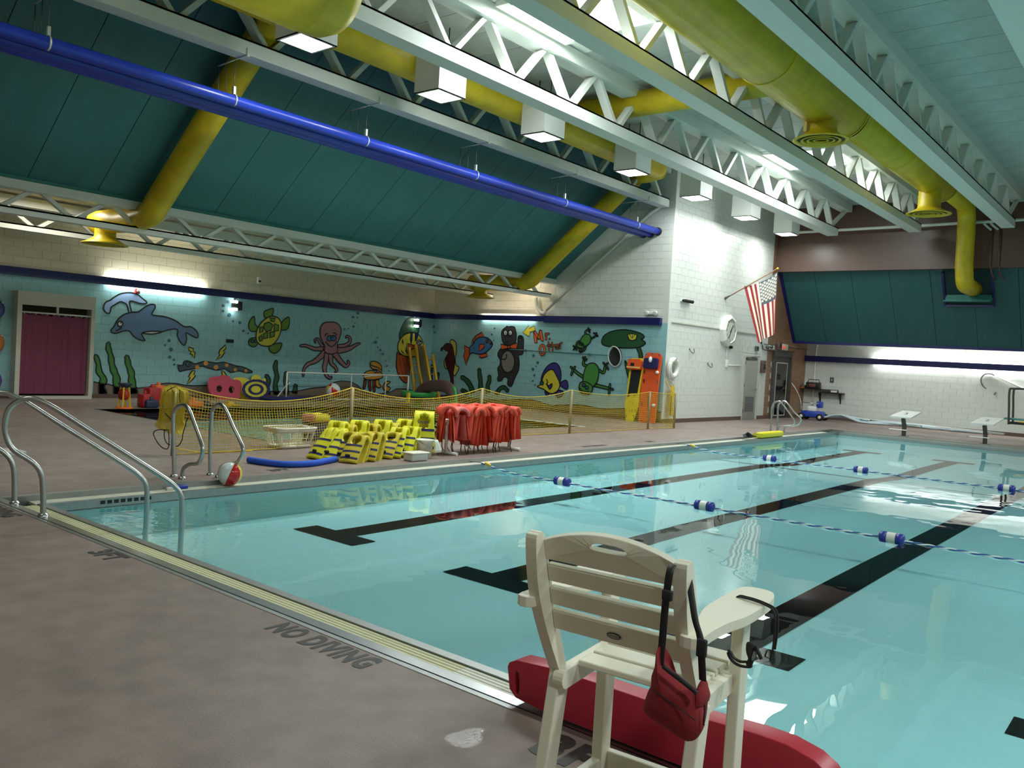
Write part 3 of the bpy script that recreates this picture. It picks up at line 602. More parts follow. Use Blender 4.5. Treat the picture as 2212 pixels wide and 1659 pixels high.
class Pic:
    def __init__(s, name, label, wall, par, view, line=.036):
        s.name, s.label, s.wall, s.par, s.view, s.line = name, label, wall, par, view, line; s.b = MB(); s.cols = []; s.lay = 0
    def P(s, p):
        ox, oy, k = VIEWS[s.view]; x, y = ox+p[0]/k, oy+p[1]/k
        return onX(x, y, XM+.008) if s.wall == 1 else onY(x, y, YM-.008)
    def uv(s, q): return (q.y, q.z) if s.wall == 1 else (q.x, q.z)
    def W(s, a): 
        d = .0012*s.lay
        return V(XM+.008+d, a[0], a[1]) if s.wall == 1 else V(a[0], YM-.008-d, a[1])
    def ci(s, c):
        if c not in s.cols: s.cols.append(c)
        return s.cols.index(c)
    def clean(s, L): 
        o = []
        for p in L:
            if not o or (Vector(p)-Vector(o[-1])).length > .004: o.append(p)
        if len(o) > 2 and (Vector(o[0])-Vector(o[-1])).length < .004: o.pop()
        return o
    def fill(s, L, c):
        s.lay += 1; L = s.clean(L); pts = [Vector((a, b, 0)) for a, b in L]; tr = tessellate_polygon([pts])
        s.b.add([s.W(a) for a in L], tr, s.ci(c))
    def stroke(s, L, c, w, closed=False):
        s.lay += 1; L = [Vector(p) for p in s.clean(L)]; n = len(L); vs = []
        if n < 2: return
        for i in range(n):
            a = L[i-1] if (i or closed) else L[i]; b = L[(i+1) % n] if (i < n-1 or closed) else L[i]
            t = (b-a); t = t.normalized() if t.length > 1e-6 else Vector((1, 0)); nn = Vector((-t.y, t.x))
            vs += [s.W(L[i]+nn*w/2), s.W(L[i]-nn*w/2)]
        s.b.add(vs, [(2*i, 2*i+1, 2*((i+1) % n)+1, 2*((i+1) % n)) for i in range(n if closed else n-1)], s.ci(c))
    def poly(s, pts, c, sm=True, line=True, lw=None):
        P = [s.uv(s.P(p)) for p in pts]
        if sm: P = [(q.x, q.y) for q in smooth_path([(a, b, 0) for a, b in P], 4, True)]
        s.fill(P, c)
        if line: s.stroke(P, 'k', lw or s.line, True)
        return s
    def circ(s, x, y, r, c, line=True, ry=None):
        return s.poly([(x+r*math.cos(2*PI*i/12), y+(ry or r)*math.sin(2*PI*i/12)) for i in range(12)], c, True, line)
    def pen(s, pts, lw=None, c='k'):
        s.stroke([(q.x, q.y) for q in smooth_path([(*s.uv(s.P(p)), 0) for p in pts], 4)], c, lw or s.line); return s
    def limb(s, pts, w0, w1, c, wob=0.0):
        k = VIEWS[s.view][2]; q = smooth_path([(a, b, 0) for a, b in pts], 5); n = len(q); L = []; R = []
        for i, p in enumerate(q):
            t = (q[min(i+1, n-1)]-q[max(i-1, 0)]); t.normalize(); nn = V(-t.y, t.x, 0); w = w0+(w1-w0)*i/(n-1); w *= 1+wob*math.sin(i*.9)
            L.append(p+nn*w/2); R.append(p-nn*w/2)
        t = (q[-1]-q[-2]).normalized()
        pts2 = [(p.x, p.y) for p in L]+[tuple((q[-1]+t*w1*.45)[:2])]+[(p.x, p.y) for p in R[::-1]]
        return s.poly(pts2, c, False)
    def done(s):
        o = s.b.build(s.name, ['paint_'+c for c in s.cols], s.par, recalc=False); return lab(o, s.label)
def pic(name, label, wall, view, line=.036): return Pic(name, label, wall, w1 if wall == 1 else w2, view, line)
# hills first
ax = [(604, 806), (640, 815), (700, 822), (760, 840), (840, 845), (900, 846), (960, 840), (1000, 826), (1080, 815), (1140, 818), (1200, 830), (1260, 832), (1340, 830), (1400, 840), (1500, 852), (1700, 865), (1800, 870)]
h = pic('painted_sand', 'painted brown sand hills along the foot of the wall', 1, 'A')
P_ = [h.uv(h.P(p)) for p in ax]
h.view = 'B'; P_ += [h.uv(h.P(p)) for p in [(330, 1135), (500, 1100), (690, 1080), (780, 1030), (870, 1010), (980, 1020), (1060, 1060), (1120, 1120), (1200, 1160), (1330, 1165), (1440, 1150), (1530, 1105), (1620, 1105), (1750, 1130), (1960, 1180)]]
P_ = sorted(P_); h.fill(P_+[(P_[-1][0], .1), (P_[0][0], .1)], 'sand'); h.stroke(P_, 'k', .03); h.done()
h = pic('painted_sand', 'painted brown sand hills along the foot of the end wall', 2, 'C')
P_ = [h.uv(h.P(p)) for p in [(410, 960), (700, 970), (1000, 1010), (1200, 1020), (1500, 1010), (1620, 1020), (1720, 1050), (1830, 1085)]]
h.view = 'D'; P_ += [h.uv(h.P(p)) for p in [(330, 1080), (590, 1075), (750, 1110), (870, 1125), (1100, 1120), (1480, 1150), (1535, 1165)]]
P_ = sorted(P_); h.fill(P_+[(P_[-1][0], .1), (P_[0][0], .1)], 'sand2'); h.stroke(P_, 'k', .03); h.done()
# --- long wall
d = pic('painted_dolphin', 'painted grey-blue dolphin blowing a pale spout', 1, 'A')
d.poly([(668, 330), (680, 355), (700, 366), (712, 350), (718, 325), (740, 310), (775, 290), (800, 296), (820, 312), (835, 365), (850, 365), (836, 290), (870, 290), (900, 300), (938, 302), (946, 290), (915, 265), (890, 244), (850, 232), (810, 232), (770, 242), (730, 265), (715, 278), (680, 295)], 'spr')
d.poly([(715, 475), (735, 450), (750, 420), (770, 395), (800, 372), (850, 357), (890, 355), (920, 335), (950, 315), (980, 306), (1000, 312), (1000, 330), (985, 355), (985, 375), (1060, 385), (1130, 410), (1190, 450), (1230, 450), (1265, 475), (1278, 500), (1274, 522), (1240, 510), (1200, 490), (1205, 530), (1190, 570), (1165, 550), (1145, 510), (1145, 470), (1100, 468), (1040, 485), (980, 498), (915, 492), (925, 520), (935, 540), (900, 535), (860, 510), (835, 480), (800, 478), (760, 490), (730, 492)], 'dol')
d.poly([(915, 490), (980, 498), (1045, 484), (980, 480)], 'wht').circ(775, 432, 17, 'wht').circ(779, 425, 5, 'k', False).pen([(745, 478), (765, 470), (785, 455)]); d.done()
for pts in ([(668, 888), (655, 840), (668, 790), (640, 740), (635, 690), (618, 640)], [(760, 888), (752, 830), (752, 780), (735, 735), (722, 690), (715, 640), (700, 590), (700, 560)], [(865, 886), (858, 840), (850, 790), (848, 750), (830, 700), (822, 660), (818, 645)]):
    s_ = pic('painted_seaweed', 'painted green seaweed ribbon', 1, 'A'); s_.limb(pts, 48, 26, 'grn', .12); s_.done()
e = pic('painted_eel', 'painted dark eel with orange spots and yellow sparks', 1, 'A')
for b_ in ([(1218, 582), (1250, 592), (1245, 610), (1260, 615), (1254, 656), (1240, 630), (1226, 628), (1235, 612), (1220, 605)], [(1455, 568), (1420, 600), (1412, 625), (1422, 630), (1393, 667), (1432, 645), (1450, 615), (1440, 610), (1458, 590)], [(1240, 735), (1225, 755), (1218, 775), (1228, 778), (1206, 823), (1245, 790), (1263, 765), (1250, 760), (1260, 735)], [(1430, 732), (1435, 765), (1470, 770), (1455, 755), (1450, 745)]): e.poly(b_, 'yel', False)
e.poly([(1148, 712), (1155, 700), (1180, 700), (1185, 680), (1205, 670), (1235, 680), (1260, 690), (1320, 675), (1370, 682), (1400, 685), (1440, 680), (1480, 690), (1530, 705), (1570, 712), (1625, 738), (1618, 748), (1580, 745), (1540, 735), (1490, 745), (1450, 722), (1400, 730), (1340, 715), (1300, 705), (1260, 720), (1210, 728), (1175, 735), (1158, 738)], 'eel')
for x_, y_, r_ in ((1272, 712, 14), (1327, 686, 15), (1393, 712, 15), (1462, 699, 12), (1517, 728, 11), (1585, 735, 10)): e.circ(x_, y_, r_, 'org', False)
e.circ(1213, 692, 15, 'bub').circ(1215, 692, 6, 'k', False); e.done()
t_ = pic('painted_turtle', 'painted green turtle with a yellow patterned shell', 1, 'A')
for q in ([(1710, 392), (1705, 355), (1735, 340), (1766, 334), (1757, 380), (1740, 388)], [(1655, 478), (1620, 480), (1605, 450), (1612, 413), (1640, 384), (1647, 430), (1662, 455)], [(1812, 465), (1820, 420), (1862, 388), (1868, 430), (1855, 465), (1830, 473)], [(1735, 580), (1760, 565), (1818, 557), (1805, 600), (1775, 622), (1745, 610)], [(1605, 545), (1620, 525), (1655, 525), (1662, 560), (1640, 580), (1610, 570)]): t_.poly(q, 'ttl')
t_.poly([(1652, 515), (1662, 460), (1700, 410), (1750, 383), (1795, 395), (1815, 440), (1805, 500), (1780, 545), (1740, 575), (1690, 572), (1660, 550)], 'yel')
for q in ([(1705, 430), (1735, 420), (1762, 440), (1747, 475), (1715, 482), (1700, 455)], [(1770, 430), (1797, 440), (1797, 475), (1765, 480)], [(1738, 395), (1777, 395), (1767, 420), (1745, 413)], [(1675, 452), (1695, 450), (1695, 482), (1673, 490)], [(1698, 495), (1725, 485), (1725, 522), (1698, 530)], [(1738, 488), (1772, 480), (1767, 512), (1740, 522)], [(1668, 520), (1686, 500), (1690, 540), (1674, 545)]): t_.poly(q, 'ttl', False)
t_.circ(1625, 543, 9, 'bub').circ(1645, 543, 9, 'bub'); t_.done()
o_ = pic('painted_octopus', 'painted pink octopus with blue eyes', 1, 'B')
for pts, a_, c_ in (([(660, 600), (615, 560), (590, 510), (553, 520), (560, 555)], 34, 16), ([(830, 600), (900, 590), (960, 560), (975, 510), (945, 478), (922, 492)], 46, 18), ([(650, 625), (560, 630), (500, 610), (440, 590), (380, 592)], 50, 26), ([(790, 650), (900, 640), (980, 615), (1040, 580), (1090, 562)], 74, 18),
    ([(690, 650), (610, 730), (545, 780), (470, 810), (422, 870), (412, 955)], 70, 16), ([(700, 670), (682, 780), (665, 860), (690, 940), (730, 980), (752, 960)], 60, 16), ([(740, 670), (745, 790), (790, 840), (813, 880), (792, 908)], 52, 16), ([(770, 660), (830, 740), (880, 800), (920, 833), (955, 805), (945, 772)], 66, 18)): o_.limb(pts, a_, c_, 'oct', .05)
o_.poly([(670, 600), (640, 540), (618, 480), (612, 420), (625, 360), (660, 320), (720, 308), (790, 312), (840, 345), (862, 400), (858, 450), (843, 500), (822, 550), (815, 610), (820, 660), (760, 690), (690, 680), (660, 645)], 'oct')
o_.circ(725, 503, 33, 'blu').circ(770, 500, 31, 'blu').circ(735, 495, 9, 'k', False).circ(762, 492, 9, 'k', False).pen([(668, 480), (680, 450), (708, 450)]).pen([(765, 440), (790, 440), (808, 470)]).pen([(675, 540), (700, 575), (745, 602), (790, 570), (805, 535)]); o_.done()
c_ = pic('painted_crab', 'painted orange crab with raised claw', 1, 'B')
for q in ([(1155, 1000), (1150, 1050), (1138, 1100)], [(1208, 1005), (1205, 1060), (1215, 1125)], [(1262, 1005), (1258, 1070), (1262, 1135)]): c_.limb(q, 36, 26, 'rbr')
c_.limb([(1300, 1000), (1300, 1060), (1330, 1075)], 40, 40, 'crab').poly([(1365, 1075), (1400, 1020), (1452, 1020), (1430, 1048), (1398, 1063), (1452, 1092), (1430, 1136), (1385, 1125)], 'crab')
c_.poly([(1130, 960), (1140, 920), (1190, 890), (1250, 885), (1310, 895), (1350, 920), (1358, 965), (1320, 985), (1240, 998), (1160, 990)], 'crab').poly([(1212, 830), (1220, 785), (1260, 776), (1320, 800), (1350, 850), (1340, 910), (1300, 880), (1240, 866)], 'crab').pen([(1214, 818), (1260, 840), (1300, 850), (1345, 880)])
c_.circ(1270, 898, 14, 'wht').circ(1300, 896, 14, 'wht').circ(1272, 902, 5, 'k', False).circ(1297, 900, 5, 'k', False); c_.done()
f_ = pic('painted_striped_fish', 'painted yellow and navy striped fish with a green crest', 1, 'B')
f_.poly([(1570, 515), (1562, 460), (1590, 370), (1640, 285), (1710, 250), (1762, 272), (1792, 330), (1790, 440), (1720, 430), (1640, 445), (1600, 490)], 'dgrn')
for q in ([(1640, 290), (1655, 440)], [(1690, 265), (1700, 430)], [(1740, 262), (1745, 430)], [(1600, 370), (1615, 470)]): f_.pen(q, .014)
f_.poly([(1535, 670), (1560, 690), (1650, 720), (1680, 760), (1682, 900), (1650, 1030), (1590, 1000), (1545, 920), (1525, 830), (1530, 740)], 'tail')
for q in ([(1560, 720), (1580, 850), (1620, 980)], [(1600, 730), (1630, 860), (1650, 960)], [(1640, 740), (1665, 850)]): f_.pen(q, .014)
f_.poly([(1545, 640), (1545, 570), (1580, 500), (1640, 450), (1720, 435), (1790, 460), (1830, 520), (1848, 575), (1858, 600), (1845, 620), (1855, 645), (1840, 660), (1800, 680), (1740, 720), (1650, 720), (1580, 690)], 'yel')
for q in ([(1690, 443), (1722, 438), (1715, 520), (1700, 590), (1685, 530)], [(1742, 440), (1790, 458), (1770, 520), (1745, 545)], [(1598, 500), (1612, 580), (1585, 545)], [(1650, 530), (1645, 640), (1665, 705), (1630, 655)], [(1575, 630), (1632, 705), (1590, 675)]): f_.poly(q, 'nvy', False, False)
f_.poly([(1660, 563), (1740, 588), (1748, 610), (1660, 672)], 'tail', False).circ(1792, 553, 30, 'pal').pen([(1766, 560), (1795, 540), (1818, 545)]).circ(1797, 566, 8, 'k', False); f_.done()
for pts in ([(95, 1178), (80, 1060), (100, 960), (80, 850), (92, 780)], [(208, 1178), (215, 1100), (203, 1000), (210, 915)], [(310, 1160), (322, 1090), (320, 1065)], [(-5, 1178), (-20, 1100), (2, 1000), (-25, 950)]):
    s_ = pic('painted_seaweed', 'painted dark green seaweed ribbon', 1, 'B'); s_.limb(pts, 54, 42, 'dgrn', .1); s_.done()
bb = pic('painted_bubbles', 'painted small bubbles', 1, 'A', .012)
for x_, y_, r_ in ((1440, 315, 8), (1440, 350, 6), (1480, 375, 10), (1504, 415, 5), (1547, 425, 8), (1570, 478, 6), (1600, 493, 4), (1090, 540, 8), (1063, 570, 5), (1102, 597, 10), (1094, 646, 8), (1120, 664, 5), (1122, 694, 5), (1145, 697, 4), (1470, 290, 8)): bb.circ(x_, y_, r_, 'bub')
bb.view = 'B'
for x_, y_, r_ in ((1059, 202, 14), (1003, 248, 11), (1050, 254, 8), (1005, 360, 11), (897, 393, 9), (945, 387, 6), (1270, 547, 14), (1290, 495, 6), (1292, 607, 6), (1325, 640, 10), (1352, 687, 9), (1400, 830, 8), (1015, 320, 5), (1385, 770, 5), (1425, 890, 6)): bb.circ(x_, y_, r_, 'bub')
bb.done()
# --- end wall
s_ = pic('painted_seahorse', 'painted dark red seahorse with yellow mane', 2, 'C')
s_.poly([(618, 325), (635, 298), (670, 308), (695, 350), (697, 450), (682, 520), (692, 600), (728, 633), (680, 728), (658, 700), (672, 600), (662, 500), (655, 400), (638, 360)], 'mane').poly([(590, 490), (558, 540), (550, 580), (558, 620), (578, 645), (600, 600)], 'mane')
s_.poly([(513, 402), (540, 382), (560, 355), (600, 343), (640, 370), (660, 420), (672, 500), (677, 590), (660, 650), (655, 720), (662, 800), (655, 850), (608, 862), (630, 800), (620, 720), (600, 660), (575, 600), (570, 540), (590, 480), (600, 442), (565, 422), (545, 405), (515, 432)], 'shr').circ(582, 382, 9, 'gry'); s_.done()
s_ = pic('painted_blue_fish', 'painted blue fish with orange fins', 2, 'C')
for q in ([(878, 350), (890, 300), (930, 250), (1000, 208), (1026, 264), (960, 275), (915, 312)], [(790, 366), (857, 400), (860, 467), (830, 540), (815, 606), (797, 540), (783, 490), (800, 440)], [(970, 470), (1057, 458), (1067, 497), (1035, 508), (1000, 517), (976, 507)]): s_.poly(q, 'orf', False)
s_.poly([(858, 392), (900, 350), (925, 300), (980, 268), (1060, 273), (1110, 310), (1130, 352), (1110, 390), (1060, 440), (1000, 470), (940, 465), (890, 453), (858, 467)], 'blu').poly([(975, 355), (1035, 347), (1027, 397), (968, 437)], 'orf', False).circ(1067, 315, 17, 'orf').circ(1067, 315, 6, 'k', False).circ(1112, 345, 9, 'orf'); s_.done()
s_ = pic('painted_otter', 'painted dark otter with orange bow tie, waving', 2, 'C')
s_.poly([(1240, 395), (1200, 440), (1193, 490), (1220, 540), (1215, 600), (1190, 640), (1200, 720), (1185, 760), (1200, 792), (1240, 782), (1265, 745), (1310, 760), (1308, 830), (1340, 857), (1367, 830), (1402, 740), (1440, 660), (1447, 560), (1440, 485), (1485, 470), (1497, 380), (1497, 280), (1465, 248), (1433, 270), (1428, 380), (1390, 410), (1300, 390)], 'ott')
s_.poly([(1240, 265), (1235, 220), (1250, 180), (1285, 150), (1300, 138), (1320, 146), (1350, 140), (1380, 145), (1395, 155), (1412, 230), (1407, 310), (1370, 357), (1300, 362), (1250, 322)], 'ott').circ(1312, 560, 80, 'gry', True, 130).circ(1285, 215, 23, 'pal', True, 32).circ(1343, 215, 23, 'pal', True, 32).circ(1290, 222, 7, 'k', False).circ(1338, 222, 7, 'k', False)
s_.pen([(1290, 470), (1300, 500), (1280, 530), (1240, 528)]).circ(1463, 300, 10, 'pal').circ(1450, 270, 6, 'pal').circ(1475, 272, 6, 'pal').circ(1305, 322, 10, 'k', False)
s_.poly([(1233, 350), (1325, 372), (1425, 335), (1420, 410), (1335, 397), (1240, 417)], 'orf', False).circ(1330, 385, 17, 'orf'); s_.done()
s_ = pic('painted_words', 'painted orange words Mr. Otter with a yellow arrow', 2, 'C', .02)
s_.poly([(1488, 216), (1560, 130), (1566, 165), (1622, 132), (1642, 186), (1576, 206), (1571, 262)], 'yel', False)
for q, w_ in (([(1648, 335), (1638, 265), (1634, 205)], 34), ([(1634, 205), (1660, 245), (1682, 285)], 30), ([(1682, 285), (1692, 240), (1702, 190)], 30), ([(1702, 190), (1712, 245), (1725, 305)], 34), ([(1772, 300), (1768, 260), (1766, 222)], 20), ([(1768, 250), (1785, 225), (1806, 226)], 18)): s_.limb(q, w_, w_, 'let')
s_.circ(1812, 287, 9, 'let'); MATS['paint_sky'] = MATS['block_blue']
s_.circ(1727, 420, 41, 'let', True, 71).circ(1727, 420, 13, 'sky', True, 44)
for q in ([(1808, 435), (1805, 380), (1800, 322)], [(1780, 372), (1805, 364), (1832, 356)], [(1852, 435), (1850, 380), (1846, 330)], [(1828, 378), (1852, 370), (1880, 360)], [(1888, 394), (1918, 378), (1912, 358), (1892, 366), (1894, 402), (1926, 404)], [(1944, 408), (1940, 375), (1936, 345)], [(1940, 368), (1952, 345), (1968, 332)]): s_.limb(q, 15, 15, 'let')
s_.done()
for pts, w_ in (([(890, 930), (865, 850), (820, 785), (765, 745)], 56), ([(985, 900), (985, 800), (975, 720), (970, 655)], 48), ([(1075, 930), (1070, 850), (1090, 790), (1090, 735)], 46), ([(1175, 950), (1215, 885), (1270, 868), (1308, 910)], 46), ([(830, 950), (790, 910), (762, 905)], 46), ([(470, 930), (465, 800), (478, 700)], 36), ([(400, 900), (395, 740), (400, 610)], 34)):
    s_ = pic('painted_seaweed', 'painted dark green seaweed ribbon', 2, 'C'); s_.limb(pts, w_, w_*.85, 'dgrn', .08); s_.done()
s_ = pic('painted_tang', 'painted purple and yellow fish facing the wall corner', 2, 'C')
s_.poly([(1932, 820), (1990, 783), (2022, 800), (2030, 870), (2000, 888), (1943, 850)], 'prp').poly([(1878, 940), (1915, 903), (1972, 915), (1967, 955), (1920, 992)], 'prp').poly([(1758, 915), (1802, 940), (1787, 972), (1763, 955)], 'prp')
s_.poly([(1712, 790), (1730, 700), (1780, 620), (1850, 575), (1905, 590), (1938, 650), (1948, 740), (1926, 815), (1880, 760), (1800, 720)], 'prp')
s_.poly([(1664, 857), (1700, 835), (1720, 795), (1745, 720), (1800, 665), (1850, 658), (1890, 720), (1927, 800), (1932, 860), (1897, 917), (1840, 942), (1790, 925), (1740, 888), (1690, 870)], 'yel').poly([(1772, 818), (1800, 848), (1840, 822), (1838, 860), (1815, 887), (1798, 870)], 'prp').circ(1720, 815, 21, 'bub').circ(1722, 815, 8, 'k', False).pen([(1775, 770), (1790, 800), (1785, 820)]); s_.done()
s_ = pic('painted_frog', 'painted small green frog seen from above', 2, 'D')
for q in ([(650, 250), (632, 205), (668, 178)], [(700, 285), (740, 265), (772, 240)], [(565, 315), (532, 340), (520, 395)], [(640, 375), (622, 420), (582, 442)]): s_.limb(q, 20, 14, 'frog')
for q in ([(668, 178), (672, 158)], [(668, 178), (695, 180)], [(668, 178), (690, 212)], [(772, 240), (735, 218)], [(772, 240), (768, 218)], [(772, 240), (786, 256)], [(520, 395), (495, 372)], [(520, 395), (497, 418)], [(520, 395), (535, 418)], [(582, 442), (565, 428)], [(582, 442), (585, 465)]): s_.limb(q, 12, 12, 'frog')
s_.poly([(575, 335), (600, 270), (640, 235), (690, 240), (707, 290), (690, 340), (640, 375), (600, 382)], 'frog').circ(583, 370, 40, 'frog').circ(578, 350, 10, 'dgrn').circ(602, 362, 10, 'dgrn').pen([(555, 385), (580, 400), (600, 392)]); s_.done()
s_ = pic('painted_lily', 'painted lily pad with a yellow flower', 2, 'D')
s_.limb([(1262, 385), (1288, 450), (1298, 515)], 44, 42, 'lily').poly([(1106, 545), (1150, 620), (1162, 700), (1152, 762), (1122, 660)], 'lily')
s_.poly([(828, 322), (850, 260), (920, 210), (1020, 184), (1120, 180), (1230, 200), (1310, 230), (1337, 262), (1322, 285), (1300, 293), (1347, 325), (1345, 352), (1290, 382), (1200, 397), (1050, 395), (920, 380), (850, 360)], 'lily')
s_.poly([(1138, 235), (1165, 232), (1180, 218), (1195, 232), (1212, 220), (1225, 238), (1252, 235), (1245, 280), (1230, 302), (1190, 310), (1155, 295)], 'yel', False).pen([(1160, 235), (1190, 275), (1200, 240)], .015).pen([(1195, 280), (1222, 240)], .015); s_.done()
s_ = pic('painted_big_frog', 'painted big green frog diving head down', 2, 'D')
for q, w_ in (([(665, 615), (610, 592), (622, 540)], 30), ([(640, 760), (550, 705), (490, 650)], 34), ([(795, 660), (852, 692), (870, 620), (880, 600)], 28), ([(740, 838), (840, 862), (930, 885)], 36), ([(490, 650), (460, 622)], 22), ([(490, 650), (468, 722)], 22), ([(490, 650), (515, 620)], 22), ([(622, 540), (608, 508)], 18), ([(622, 540), (636, 505)], 18), ([(622, 540), (655, 532)], 18), ([(880, 600), (852, 572)], 18), ([(880, 600), (908, 578)], 18), ([(880, 600), (914, 652)], 18), ([(930, 885), (935, 828)], 22), ([(930, 885), (972, 890)], 22), ([(930, 885), (922, 952)], 22)): s_.limb(q, w_, w_*.85, 'frog')
s_.poly([(620, 720), (645, 630), (690, 582), (755, 583), (798, 635), (800, 720), (780, 800), (730, 860), (660, 855), (615, 805)], 'frog').poly([(567, 860), (585, 810), (645, 800), (722, 850), (722, 910), (680, 948), (610, 942), (575, 908)], 'frog')
s_.circ(625, 840, 20, 'blu').circ(662, 872, 20, 'blu').circ(628, 844, 8, 'k', False).circ(662, 876, 8, 'k', False).pen([(575, 870), (600, 905), (650, 920), (690, 915)]); s_.done()
bb = pic('painted_bubbles', 'painted small bubbles on the end wall', 2, 'C', .012)
for x_, y_, r_ in ((1120, 235, 9), (1618, 487, 13), (1668, 570, 13), (1612, 648, 14), (1630, 722, 10), (1612, 790, 8), (430, 145, 10), (440, 212, 9), (380, 250, 11), (355, 285, 6), (365, 95, 14), (1158, 165, 8), (1148, 305, 5), (1642, 838, 6), (1655, 615, 6), (535, 815, 16)): bb.circ(x_, y_, r_, 'bub' if y_ != 815 else 'shr')
bb.done()
lab(words('E', 'painted_letter', w2, Matrix.Translation((-12.02, YM-.012, 1.36)) @ Matrix.Rotation(PI/2, 4, 'X'), .24, 'black'), 'black painted letter E beside the orange board')
# ================================================================ mural wall fittings
mat('curtain', (122, 50, 78), 0.6, noise=0.12, nscale=5); mat('recess', (52, 46, 28), 0.9)
st = thing('changing_stall', 'white framed changing stall doorway in the mural wall', 'stall', (-20.9, 8.5, 0))
SX = -20.73
MB().box((XM, 7.64, 0), (SX, 7.74, 2.46)).box((XM, 9.28, 0), (SX, 9.37, 2.46)).box((XM, 7.74, 2.15), (SX, 9.28, 2.46)).box((XM, 7.74, 0), (SX, 9.28, .07)).build('frame', 'white_paint', st)
MB().box((XM, 7.74, .07), (XM+.03, 9.28, 2.15)).build('back_panel', 'recess', st)
MB().box((SX-.06, 8.49, 1.98), (SX-.02, 8.54, 2.15)).build('mullion', 'white_paint', st)
MB().tube([(SX-.05, 7.74, 1.985), (SX-.05, 9.28, 1.985)], .02, 8).build('curtain_rod', 'white', st)
cu = thing('shower_curtain', 'plum shower curtain closing the white stall doorway', 'curtain', (SX-.07, 8.5, 1.98))
MB().grid(lambda u, v: V(SX-.08+.007*math.sin(u*58)+.008*math.sin(u*23+v), 7.76+1.48*u, 1.945-1.83*v+.02*math.sin(u*40)*(1-v)), 120, 8).build('cloth', 'curtain', cu)
r = MB()
for i in range(12): r.lathe([(.022, -.004), (.03, -.004), (.03, .004), (.022, .004)], (SX-.055, 7.8+i*1.4/11, 1.972), (0, 1, 0), 10)
r.build('ring', 'white', cu)
mat('alarm', (214, 40, 36), 0.4); a_ = thing('alarm', 'small red fire alarm under the navy rail above the dolphin', 'alarm', (XM+.05, 10.5, 2.72))
MB().rbox((XM+.01, 10.44, 2.66), (XM+.09, 10.56, 2.79), .015).build('body', 'alarm', a_); MB().lathe([(0, .04), (.03, .03), (.04, 0)], (XM+.09, 10.5, 2.73), (1, 0, 0), 14).build('dome', 'white', a_)
def em_light(x, y, z, label):
    e = thing('emergency_light', label, 'light', (x, y, z)); MB().rbox((x+.02, y-.1, z-.13), (x+.13, y+.19, z+.12), .02).build('case', 'black', e)
    MB().box((x+.0, y-.02, z+.12), (x+.06, y+.02, z+.22)).build('bracket', 'rubber', e)
    for dz in (-.11, .1): MB().rbox((x+.05, y-.13, z+dz-.035), (x+.16, y+.02, z+dz+.035), .012).build('lamp', 'lamp', e)
em_light(XM, 13.3, 2.6, 'black twin-lamp emergency light lit on the wall beside the turtle'); em_light(XM, 20.33, 2.6, 'black twin-lamp emergency light over the striped fish')
sn = thing('sensor', 'small white sensor box high on the cream wall', 'sensor', (XM+.04, 14.04, 3.38)); MB().rbox((XM+.008, 13.98, 3.28), (XM+.07, 14.1, 3.48), .015).build('body', 'white', sn); MB().box((XM+.07, 14.0, 3.33), (XM+.075, 14.08, 3.38)).build('lens', 'recess', sn)
dg = thing('wall_plate', 'small dark louvred plate on the mural between dolphin and turtle', 'plate', (XM+.02, 13.21, 1.6)); MB().box((XM+.008, 13.1, 1.55), (XM+.03, 13.33, 1.65)).build('plate', 'teal_dark', dg)
q = MB()
for i in range(4): q.box((XM+.03, 13.11, 1.56+i*.022), (XM+.036, 13.32, 1.57+i*.022))
q.build('louvre', 'black', dg)
# ================================================================ toys and floats by the mural
def ring_float(label, c, R, r, axis, cols, name='inflatable_ring', cat='swim ring'):
    o = thing(name, label, cat, c); ax = Vector(axis); b = MB(); b.lathe([(R+r*math.cos(a), r*math.sin(a)) for a in [2*PI*k/14 for k in range(15)]], c, ax, 32); b.build('tube', cols[0], o)
    v = MB(); u = ax.orthogonal().normalized(); p = Vector(c)+u*(R+r*.7)+ax.normalized()*r*.7; v.lathe([(0, .03), (.015, .03), (.015, 0)], p, ax, 8); v.build('valve', cols[1], o); return o
mat('purple_vinyl', (70, 78, 150), .2, alpha=.85); mat('orange_vinyl', (196, 122, 62), .2, alpha=.9); mat('violet', (88, 62, 150), .25)
ring_float('blue-violet clear swim ring hung on the wall beside the stall', (-20.88, 7.2, 2.0), .15, .09, (1, .1, 0), ('purple_vinyl', 'white'))
ring_float('orange clear swim ring hung below the blue-violet one', (-20.88, 7.2, 1.25), .16, .1, (1, .1, 0), ('orange_vinyl', 'white'))
ring_float('violet swim ring lying against the wall below the orange one', (-20.72, 7.05, .42), .2, .12, (1, 0, .3), ('violet', 'white'))
lk = thing('wall_locker', 'low dark locker behind the swim rings at the picture edge', 'locker', (-20.85, 6.8, 0)); MB().rbox((XM+.01, 6.2, 0), (-20.9, 7.25, .86), .01).build('body', 'recess', lk); MB().box((-20.9, 6.7, .1), (-20.885, 7.2, .8)).build('door', 'rubber', lk)
mat('foam_pink', (198, 74, 96), .7); mat('foam_yellow', (222, 208, 66), .7); mat('foam_navy', (26, 32, 92), .7)
def face(pts_px, plane, th): return [plane(*p) for p in pts_px]
YV = VIEWS
pf = thing('foam_float', 'pink cloud-shaped foam float with two holes leaning on the mural wall', 'float', (-20.6, 12.2, 0))
n_ = V(1, 0, .25).normalized(); b = MB()
